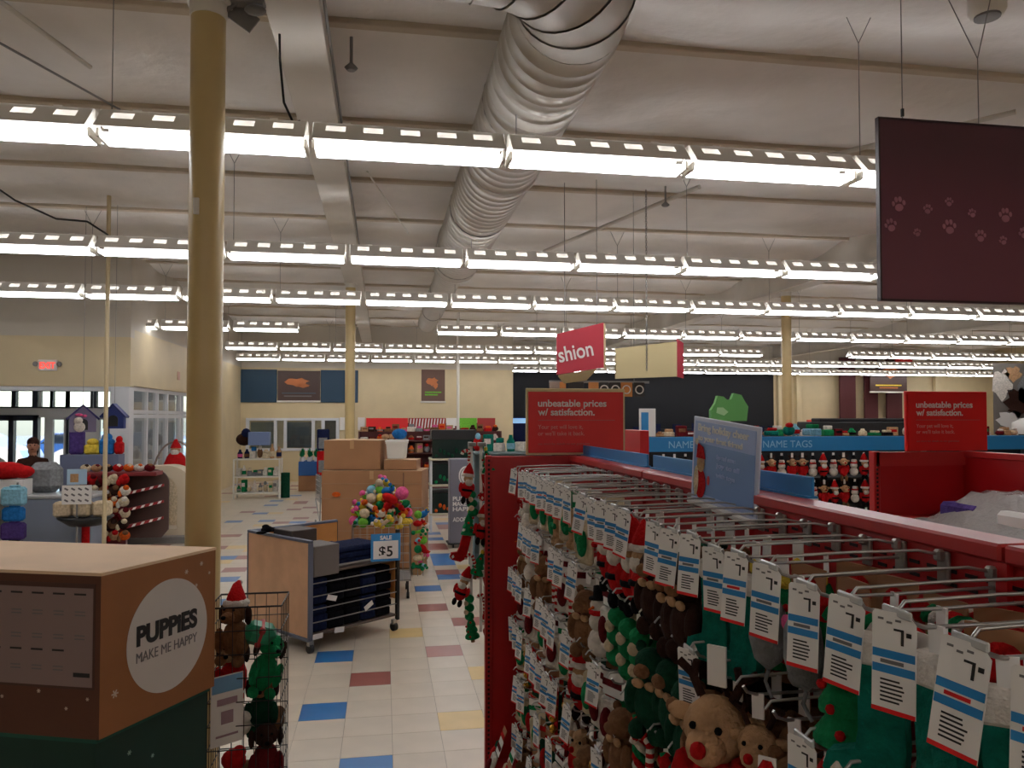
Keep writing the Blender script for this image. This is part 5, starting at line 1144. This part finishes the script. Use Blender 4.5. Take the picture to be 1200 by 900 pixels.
# ================================================================== WIRE BIN OF PLUSH BEHIND THE DISPLAY
bt = thing('wire_bin', 'narrow dark wire bin of christmas plush between the cardboard display and the aisle', 'bin', (-.66, 4.06, 0))
dwire = flat('wire_dark', 40, 38, 38, rough=.4, metal=.6)
obj('wire_basket', wiregrid(-.17, .17, -.15, .15, .06, 1.08, 6, 9, .0022), dwire, bt)
a = MB(); a.tube([(-.17, -.15, 1.08), (.17, -.15, 1.08), (.17, .15, 1.08), (-.17, .15, 1.08), (-.17, -.15, 1.08)], .005, 6); obj('rim', a, dwire, bt)
a = MB(); a.b2(-.168, -.148, .06, .168, .148, .066); obj('bin_floor', a, dwire, bt)
for x in (-.15, .15):
    for y in (-.13, .13): a = MB(); a.bar((x, y, 0), (x, y, .07), .01); obj('foot', a, dwire, bt)
def dog(loc, rz, label, hat=True, sc=1.0, col='brown', body='brown', rx=0):
    t = thing('plush_dog', label, 'plush toy', loc, 0, 'plush in the wire bin', (rx, 0, rz)); t.scale = (sc,)*3
    a = many(el((0, 0, 0), (.055, .06, .085)), el((-.04, -.055, .0), (.022, .022, .055), 8, 6), el((-.04, .055, 0), (.022, .022, .055), 8, 6), el((-.045, -.04, -.08), (.035, .025, .025), 8, 6), el((-.045, .04, -.08), (.035, .025, .025), 8, 6)); obj('body', a, P[body], t)
    obj('head', many(el((-.01, 0, .12), (.052, .055, .050)), el((-.06, 0, .105), (.035, .030, .026), 9, 6)), P[col], t)
    for s in (-1, 1): obj('ear', el((-.005, s*.062, .105), (.02, .014, .042), 8, 6), P['dbrown'], t)
    obj('nose', el((-.094, 0, .113), (.010, .012, .009), 7, 5), P['black'], t)
    for s in (-1, 1): obj('eye', el((-.055, s*.022, .138), .006, 6, 5), P['black'], t)
    if hat:
        a = MB(); a.tube([(0, 0, .15), (.0, .0, .19), (.02, .01, .225), (.05, .02, .235)], .04, 10, rr=[.048, .036, .02, .008]); obj('santa_hat', a, P['red'], t)
        a = MB(); a.lathe([(.042, -.010), (.056, 0), (.056, .014), (.042, .024)], (0, 0, .148), 12); obj('hat_fur', a, P['white'], t)
        obj('pompom', el((.056, .022, .230), .014, 7, 5), P['white'], t)
dog((-.72, 4.02, .90), PI/2-.4, 'brown plush dog in a red santa hat above the wire bin rim', True, 1.15)
dog((-.585, 3.99, .74), PI/2+.5, 'plush dog in green leaning on the front of the wire bin', False, 1.1, 'green', 'green', .3)
dog((-.60, 4.08, .52), PI/2, 'brown plush dog below the green one in the wire bin', False, 1.1, 'brown', 'dgreen')
dog((-.57, 4.0, .30), PI/2+.2, 'dark plush dog at the bottom of the wire bin', False, 1.1, 'dbrown', 'maroon')
dog((-.74, 4.08, .70), PI/2-.2, 'tan plush dog at the left inside the wire bin', False, 1.1, 'tan', 'red')
t = thing('gift_stocking', 'shiny green wrapped plush parcel with red ribbon in the wire bin', 'parcel', (-.60, 3.99, .93))
a = MB(); a.box(0, 0, 0, .15, .12, .10, bev=.03, rot=Euler((.2, .3, .2))); obj('parcel_body', a, flat('satin_green', 20, 120, 84, rough=.35), t)
a = MB(); a.box(0, 0, 0, .03, .125, .105, bev=.01, rot=Euler((.2, .3, .2))); obj('ribbon', a, flat('ribbon_red', 160, 40, 40, rough=.4), t)
for k, (x, y, z, c_) in enumerate([(-.70, 4.0, .48, 'white'), (-.64, 4.12, .45, 'cream'), (-.55, 4.1, .46, 'brown'), (-.70, 4.1, .2, 'brown'), (-.62, 3.98, .13, 'tan'), (-.72, 3.99, .32, 'red')]):
    a = MB(); a.ball((0, 0, 0), (.06, .05, .055), 10, 7); a.ball((.03, -.03, .05), (.035, .035, .03), 8, 6)
    tag(obj('plush_ball', a, P[c_], None, (x, y, z)), '%s rounded plush %s in the wire bin' % (c_, ['left of the middle', 'at the back middle', 'right of the middle', 'at the lower back', 'on the bin floor', 'at the lower left'][k]), 'plush toy', 'plush in the wire bin')
t = thing('price_sign', 'white and pale blue price card hanging on the left of the wire bin', 'sign', (-.80, 3.84, .44), .62)
a = MB(); a.b2(0, -.004, 0, .16, 0, .33, bev=.0015); obj('card', a, paper, t); a = MB(); a.b2(.005, -.0055, .25, .155, -.004, .325); obj('card_header', a, flat('card_pale_blue', 120, 168, 208), t)
for z, w_, h2 in ((.19, .10, .03), (.10, .06, .06), (.04, .11, .01)): a = MB(); a.b2(.08-w_/2, -.0055, z, .08+w_/2, -.004, z+h2); obj('print_line', a, flat('card_print_mauve', 160, 130, 140), t)
a = MB(); a.bar((.02, .002, .33), (.02, .002, .36), .002); a.bar((.02, .002, .36), (.10, .05, .36), .002); obj('sign_wire', a, dwire, t)

# ================================================================== CHECKOUT CLUSTER (left, behind the display)
greyc = flat('counter_blue_grey', 140, 150, 168, rough=.5)
def Lbox(nm, lab, cat, q, m, bev=.006, group=None):
    x0, y0, z0, x1, y1, z1 = q; a = MB(); a.box(0, 0, (z1-z0)/2, x1-x0, y1-y0, z1-z0, bev=bev)
    return tag(obj(nm, a, m, None, ((x0+x1)/2, (y0+y1)/2, z0)), lab, cat, group)
t = thing('checkout_counter', 'blue-grey checkout counter behind the cardboard display', 'counter', (-5.0, 11.5, 0))
a = MB(); a.b2(0, 0, 0, 1.0, .6, .88, bev=.01); obj('counter_body', a, greyc, t); a = MB(); a.b2(-.03, -.03, .88, 1.03, .63, .93, bev=.01); obj('counter_top', a, flat('counter_top_grey', 176, 178, 180, rough=.3), t)
t = thing('checkout_counter', 'pale checkout counter with goods at the far left edge', 'counter', (-6.6, 11.4, 0))
a = MB(); a.b2(0, 0, 0, 1.3, .7, .88, bev=.01); obj('counter_body', a, flat('counter_cream', 190, 180, 164), t); a = MB(); a.b2(-.03, -.03, .88, 1.33, .73, .93, bev=.01); obj('counter_top', a, flat('counter_top_grey', 176, 178, 180, rough=.3), t)
a = MB(); a.ball((0, 0, .12), (.30, .2, .12), 14, 8); a.ball((.22, 0, .10), (.16, .16, .09), 10, 7); tag(obj('red_cushion', a, P['red'], None, (-5.15, 11.6, 1.15)), 'large red plush cushion on the goods by the cashier', 'cushion')
Lbox('white_case', 'long white case under the red cushion', 'case', (-5.5, 11.45, .93, -4.85, 11.75, 1.15), paper)
rr = random.Random(9)
for k in range(12):
    c_ = ['lime', 'green', 'red', 'cream', 'dgreen', 'lime', 'white', 'tan', 'green', 'red', 'lime', 'dbrown'][k]
    a = MB(); a.ball((0, 0, 0), (.09, .08, .07), 9, 6); a.ball((.05, -.03, .05), (.05, .05, .04), 8, 5)
    tag(obj('plush_ball', a, P[c_], None, (-5.05-.13*(k % 3), 10.7+.05*(k % 2), 1.12-.14*(k//3))), '%s plush, %s from right, layer %s of heap at left edge' % (c_.replace('dgreen', 'dark green').replace('dbrown', 'dark brown'), ORD[k % 3+1], ['one', 'two', 'three', 'four'][k//3]), 'plush toy', 'plush heap at the left edge')
Lbox('display_stand', 'brown stand under the plush heap at the left edge', 'stand', (-5.5, 10.5, 0, -4.95, 11.0, .62), flat('stand_taupe', 120, 106, 88))
for k, (c_, z, h_) in enumerate([('sky', .86, .24), ('blue', .66, .18), ('purple', .42, .22), ('black', .30, .1), ('white', .12, .2)]):
    a = MB(); a.box(0, 0, h_/2, .28-.03*(k % 2), .14, h_, bev=.03); a.box(.02, -.02, h_+.01, .12, .06, .03, bev=.01)
    tag(obj('bagged_goods', a, P[c_], None, (-4.72, 10.9, z)), '%s bagged goods hanging in a column beside the grey counter, %s from the top' % (c_.replace('sky', 'turquoise'), ORD[k+1]), 'bag', 'bags beside the grey counter')
a = MB(); a.bar((0, .1, 0), (0, .1, 1.15), .015); a.box(0, 0.1, .01, .3, .2, .02); tag(obj('bag_stand', a, greym, None, (-4.72, 10.9, 0)), 'thin grey post carrying the bags by the counter', 'post')

# cashier
def person(loc, rz, label):
    me = bpy.data.meshes.new('body'); J = {'pel': (0, 0, .92), 'wst': (0, 0, 1.06), 'chs': (0, -.02, 1.24), 'nck': (0, 0, 1.38), 'hd': (0, -.02, 1.46),
      'shl': (-.17, 0, 1.32), 'ell': (-.24, -.05, 1.08), 'wrl': (-.15, -.26, 1.02), 'shr': (.17, 0, 1.32), 'elr': (.24, -.05, 1.08), 'wrr': (.15, -.26, 1.02),
      'hpl': (-.09, 0, .88), 'knl': (-.10, -.02, .48), 'anl': (-.10, .02, .08), 'tol': (-.10, -.12, .04), 'hpr': (.09, 0, .88), 'knr': (.10, -.02, .48), 'anr': (.10, .02, .08), 'tor': (.10, -.12, .04)}
    rad = {'pel': .135, 'wst': .115, 'chs': .135, 'nck': .05, 'hd': .05, 'shl': .062, 'ell': .042, 'wrl': .028, 'shr': .062, 'elr': .042, 'wrr': .028, 'hpl': .09, 'knl': .056, 'anl': .038, 'tol': .035, 'hpr': .09, 'knr': .056, 'anr': .038, 'tor': .035}
    E_ = [('pel', 'wst'), ('wst', 'chs'), ('chs', 'nck'), ('nck', 'hd'), ('chs', 'shl'), ('shl', 'ell'), ('ell', 'wrl'), ('chs', 'shr'), ('shr', 'elr'), ('elr', 'wrr'), ('pel', 'hpl'), ('hpl', 'knl'), ('knl', 'anl'), ('anl', 'tol'), ('pel', 'hpr'), ('hpr', 'knr'), ('knr', 'anr'), ('anr', 'tor')]
    ks = list(J); me.from_pydata([J[k] for k in ks], [(ks.index(a_), ks.index(b_)) for a_, b_ in E_], []); o = bpy.data.objects.new('body', me); C.objects.link(o)
    o.modifiers.new('s', 'SKIN'); sv = me.skin_vertices[0].data
    for i, k in enumerate(ks): sv[i].radius = (rad[k]*1.15, rad[k]*.85) if k in ('pel', 'wst', 'chs') else (rad[k],)*2
    sv[0].use_root = True; o.modifiers.new('u', 'SUBSURF').levels = 1
    bpy.context.view_layer.update(); m2 = bpy.data.meshes.new_from_object(o.evaluated_get(bpy.context.evaluated_depsgraph_get())); bpy.data.objects.remove(o)
    m2.materials.clear(); m2.materials.append(P['dbrown']); m2.materials.append(P['black'])
    for p_ in m2.polygons: p_.use_smooth = True; p_.material_index = 1 if p_.center.z < .95 else 0
    t = thing('person', label, 'person', loc, rz); inst('body', m2, t)
    skin = flat('skin', 176, 122, 96, rough=.55)
    h = many(el((0, -.02, 1.56), (.075, .09, .115), 14, 10), el((0, -.112, 1.545), (.012, .016, .018), 6, 5), el((-.076, -.01, 1.55), (.010, .018, .028), 6, 5), el((.076, -.01, 1.55), (.010, .018, .028), 6, 5), MB().tube([(0, 0, 1.40), (0, -.01, 1.48)], .05, 10)); obj('head', h, skin, t)
    [obj('eye', el((s*.030, -.100, 1.575), .010, 6, 5), P['black'], t) for s in (-1, 1)]; obj('mouth', el((0, -.105, 1.510), (.024, .008, .006), 8, 4), P['maroon'], t)
    obj('hair', many(el((0, 0, 1.615), (.084, .110, .085), 12, 8), el((0, .05, 1.50), (.075, .06, .12), 10, 7)), P['dbrown'], t)
    for s in (-1, 1):
        hb = MB(); hb.box(s*.145, -.30, 1.015, .075, .085, .03, bev=.012)
        for f_ in range(4): hb.tube([(s*.145+(f_-1.5)*.018, -.34, 1.015), (s*.145+(f_-1.5)*.019, -.37-.008*(f_ in (1, 2)), 1.01), (s*.145+(f_-1.5)*.019, -.39-.008*(f_ in (1, 2)), .995)], .008, 6)
        hb.tube([(s*.145-s*.035, -.29, 1.01), (s*.145-s*.055, -.32, 1.0), (s*.145-s*.058, -.345, .995)], .009, 6); obj('hand', hb, skin, t)
    return t
person((-5.33, 12.9, 0), .3, 'person with dark hair and dark brown top standing behind the grey counter')
Lbox('lane_counter', 'low dark counter in front of the standing person', 'counter', (-5.7, 12.3, 0, -4.9, 12.55, .95), flat('counter_dark', 70, 62, 66))

# goods and sign cards on the counter
Lbox('grey_cushion', 'pale grey fluffy cushion on the counter beside the person', 'cushion', (-4.98, 11.8, .93, -4.55, 12.1, 1.36), P['grey'], .1)
t = thing('counter_sign', 'white sign card of small icons over the round basket stand', 'sign', (-4.15, 10.9, .86), 0)
a = MB(); a.b2(0, 0, 0, .36, .012, .25, bev=.002); obj('card', a, paper, t)
for i in range(4):
    for j in range(3): a = MB(); a.box(.055+i*.083, -.002, .05+j*.075, .05, .003, .022, rot=Euler((0, .5, 0))); obj('print_mark', a, greyink, t)
a = MB(); a.b2(.06, .0, .26, .30, .012, .46); a.mi = 1; a.b2(.10, -.002, .29, .2, 0, .40); obj('picture_card', a, [flat('card_ice_blue', 170, 200, 224), P['tan']], t)
a = MB(); a.b2(.17, .014, -.86, .19, .03, .46); obj('stand_post', a, greym, t)
t = thing('basket_stand', 'round black stand with tan baskets on a red post', 'stand', (-3.93, 11.12, 0))
a = MB(); a.lathe([(.05, 0), (.05, .55)], n=12); obj('post', a, P['red'], t); a = MB(); a.lathe([(.04, .54), (.20, .56), (.34, .66), (.34, .68), (.05, .68)], n=20); obj('tray', a, blackm, t); a = MB(); a.lathe([(.22, 0), (.22, .03), (.05, .04)], n=16); obj('foot', a, blackm, t)
for k in range(3): a = MB(); a.box(-.24+.24*k, -.10, .79, .21, .20, .20, bev=.03); obj('basket', a, P['cream'], t)
# crowded plush rack with striped shelves and rounded brown side
t = thing('plush_rack', 'plush rack with red striped shelf edges and a rounded dark brown side panel', 'rack', (-4.32, 12.3, 0))
rp = lambda w_, h_, r_: [(0, 0), (w_-.10, 0), (w_, .12)] + [(w_-r_+r_*math.cos(a_), h_-r_+r_*math.sin(a_)) for a_ in [k*PI/16 for k in range(9)]] + [(0, h_)]
a = MB(); a.plate(rp(.62, 1.05, .22), .04, Matrix.Translation((.42, .35, .15)) @ Matrix.Rotation(PI/2, 4, 'X')); obj('side_panel', a, flat('panel_dark_brown', 84, 62, 56, rough=.5), t)
stripe = flat('shelf_stripe_red', 150, 30, 36)
for k, z in enumerate((.30, .55, .80)):
    a = MB(); a.add([(.35, -.05, z), (.98, .28, z+.14), (.98, .30, z+.14), (.35, .30, z), (.35, -.05, z+.04), (.98, .28, z+.18), (.98, .30, z+.18), (.35, .30, z+.04)], [(3, 2, 1, 0), (4, 5, 6, 7), (0, 1, 5, 4), (1, 2, 6, 5), (2, 3, 7, 6), (3, 0, 4, 7)]); sh = obj('shelf', a, stripe, t)
    for q in range(6):
        u = q/6+.04; a = MB(); x, y, zz = .35+.63*u, -.05+.33*u, z+.14*u
        a.add([(x, y-.004, zz+.002), (x+.04, y+.017, zz+.011), (x+.06, y+.028, zz+.052), (x+.02, y+.006, zz+.043)], [(0, 1, 2, 3)]); obj('white_stripe', a, paper, sh)
a = MB(); a.b2(-.15, -.02, 1.12, .95, .36, 1.18, bev=.01); a.b2(-.15, .1, 0, .42, .36, 1.12); obj('rack_body', a, flat('rack_maroon', 120, 34, 34), t)
rr = random.Random(12); pk = ['cream', 'tan', 'dbrown', 'red', 'orange', 'white', 'maroon', 'cream', 'brown']
for l_ in range(6):
    for k in range(5):
        c_ = pk[(l_*2+k*3) % 9]; c2 = pk[(l_+k*5+1) % 9]; a = MB(); a.ball((0, 0, 0), (.085, .07, .075), 9, 6); a.mi = 1; a.ball((.03, -.05, .05), (.045, .04, .04), 8, 5); a.ball((-.06, -.03, -.04), (.035, .04, .05), 7, 5)
        tag(obj('plush_animal', a, [P[c_], P[c2]], None, (-4.40+k*.15+.02*(l_ % 2), 12.28-.02*k, 1.08-l_*.165)), '%s and %s plush, %s from left, %s row of the striped rack' % (c_.replace('dbrown', 'dark'), c2.replace('dbrown', 'dark'), ORD[k+1], ORD[l_+1]), 'plush toy', 'plush on the striped rack')
for k in range(7): a = MB(); a.ball((0, 0, .06), (.08, .07, .06), 9, 6); a.mi = 1; a.box(.02, -.03, .09, .07, .05, .06, bev=.02); tag(obj('plush_animal', a, [P[pk[k]], P[pk[(k*4+2) % 9]]], None, (-4.40+k*.15, 12.42, 1.18)), '%s plush lying on top of the striped rack, %s from left' % (pk[k].replace('dbrown', 'dark brown'), ORD[k+1]), 'plush toy', 'plush on top of the striped rack')
# cream arched shell behind the brown panel
a = MB(); a.plate([(0, 0), (.86, 0), (.90, .3)] + [(.50+.40*math.cos(a_), .72+.40*math.sin(a_)) for a_ in [k*PI/16 for k in range(9)]] + [(0, 1.10), (0, .98)] + [(.42+.24*math.cos(a_), .70+.26*math.sin(a_)) for a_ in [PI/2-k*PI/16 for k in range(9)]] + [(.66, .1), (0, .1)], .45, Matrix.Rotation(PI/2, 4, 'X'))
tag(obj('arched_counter_shell', a, flat('shell_cream', 206, 190, 164, rough=.5), None, (-3.95, 13.4, .10)), 'cream arched counter shell behind the rounded brown panel', 'counter')
a = MB(); a.b2(-.02, -.45, -.10, .88, 0, 0, bev=.01); tag(obj('shell_plinth', a, greym, None, (-3.95, 13.4, .10)), 'grey plinth under the cream arched shell', 'plinth')
# displays in front of the pole
Lbox('blue_grey_shelf', 'blue-grey shelf top beneath the dog-house signs', 'shelf', (-4.95, 12.9, 0, -4.1, 13.2, 1.42), flat('shelf_blue_grey', 104, 112, 138))
for k, (x, c_, w_, h_) in enumerate([(-4.30, 'purple', .2, .40), (-4.08, 'yellow', .22, .16), (-3.86, 'blue', .2, .24), (-3.64, 'red', .12, .20)]):
    a = MB(); a.box(w_/2, 0, h_/2, w_, .16, h_, bev=.03); a.ball((w_/2, 0, h_+.03), (w_*.4, .07, .06), 9, 6); tag(obj('plush_pack', a, P[c_], None, (x-.55, 13.03, 1.42)), '%s pack standing under the dog-house signs, %s from left' % (c_, ORD[k+1]), 'pack', 'packs under the dog-house signs')
def house(name, label, loc, rz, wall, roof, w_=.33, h_=.36, pup=False):
    t = thing(name, label, 'sign', loc, rz)
    a = MB(); mxx = Matrix.Rotation(PI/2, 4, 'X'); a.plate([(-w_/2, 0), (w_/2, 0), (w_/2, h_*.55), (0, h_*.98), (-w_/2, h_*.55)], .10, mxx); obj('house_front', a, wall, t)
    a = MB()
    for s in (-1, 1): a.add([(0, -.08, h_), (s*w_*.64, -.08, h_*.48), (s*w_*.64, .08, h_*.48), (0, .08, h_), (0, -.08, h_*.93), (s*w_*.60, -.08, h_*.42), (s*w_*.60, .08, h_*.42), (0, .08, h_*.93)], [(0, 1, 2, 3), (7, 6, 5, 4), (0, 4, 5, 1), (1, 5, 6, 2), (2, 6, 7, 3), (3, 7, 4, 0)])
    obj('roof', a, roof, t)
    a = MB(); a.plate([(-.06, .03), (.06, .03), (.06, .13)]+[(.06*math.cos(k*PI/8), .13+.05*math.sin(k*PI/8)) for k in range(1, 8)]+[(-.06, .13)], .006, Matrix.Translation((0, -.052, 0)) @ mxx); obj('doorway', a, blackm, t)
    if pup:
        obj('dog_figure', many(el((-.04, -.08, .07), (.07, .03, .07)), el((-.05, -.10, .16), (.05, .03, .045)), el((-.09, -.1, .15), (.02, .02, .04), 7, 5)), P['white'], t); obj('bow', many(el((-.05, -.09, .235), (.05, .02, .02), 7, 5), el((.02, -.09, .22), (.03, .02, .02), 7, 5)), P['pink'], t)
    a = MB(); a.bar((0, 0, h_), (0, 0, 4.9-loc[2]), .003); obj('suspension_wire', a, greym, t)
purp = flat('roof_purple', 50, 44, 104, rough=.6); nvy = flat('house_navy', 26, 44, 112, rough=.6)
house('dog_house_sign', 'hanging dog-house sign with purple roof, white dog and pink bow', (-4.05, 11.3, 1.80), .35, flat('house_grey_mauve', 120, 112, 140), purp, .32, .38, True)
house('dog_house_sign', 'plain navy hanging dog-house sign right of the tan pole', (-3.60, 11.15, 1.85), 0, nvy, flat('roof_navy', 22, 36, 96), .26, .34)
# santa figure under a thin arch, near the vestibule side
t = thing('santa_display', 'santa figure in a red coat under a thin grey arch by the vestibule', 'figure', (-3.83, 15.2, 0))
t.scale = (.84,)*3
a = MB(); a.lathe([(.20, .0), (.24, .25), (.20, .55), (.22, .9), (.16, 1.15), (.08, 1.25)], n=16); obj('pale_body', a, P['cream'], t)
a = MB(); a.lathe([(.30, 1.18), (.26, 1.32), (.18, 1.52), (.11, 1.60)], n=16); obj('red_coat', a, P['red'], t)
obj('face', el((0, -.03, 1.66), (.10, .10, .10)), P['tan'], t); obj('beard', el((0, -.09, 1.60), (.09, .06, .09), 9, 6), P['white'], t); a = MB(); a.lathe([(.12, 1.70), (.09, 1.78), (.03, 1.90)], n=12); obj('hat', a, P['red'], t)
a = MB(); a.tube([(.50*math.cos(k*PI/14), 0, .9+.95*math.sin(k*PI/14)) for k in range(15)], .022, 8); a.bar((.5, 0, 0), (.5, 0, .92), .022); a.bar((-.5, 0, 0), (-.5, 0, .92), .022); obj('arch', a, flat('arch_taupe', 140, 126, 116), t)
a = MB(); a.box(.45, 0, .55, .12, .3, .9, rot=Euler((0, -.35, 0)), bev=.02); obj('side_drape', a, P['tan'], t)
a = MB(); a.tube([(0, 0, 1.15), (.1, 0, 1.05), (.25, -.1, .7), (.5, -.1, .35), (.7, -.1, .3)], .025, 8); obj('hose', a, flat('hose_blue_grey', 100, 120, 136), t)
Lbox('pale_blue_bag', 'pale blue crumpled bag right of the santa figure', 'bag', (-3.42, 15.3, 0, -3.18, 15.6, .95), P['sky'], .1)

# label length check
for o in list(C.objects):
    if o.get('category') and o.get('label'):
        n_ = len(o['label'].split())
        if n_ > 16 or n_ < 4: print('LABEL', n_, o.name, '|', o['label'])
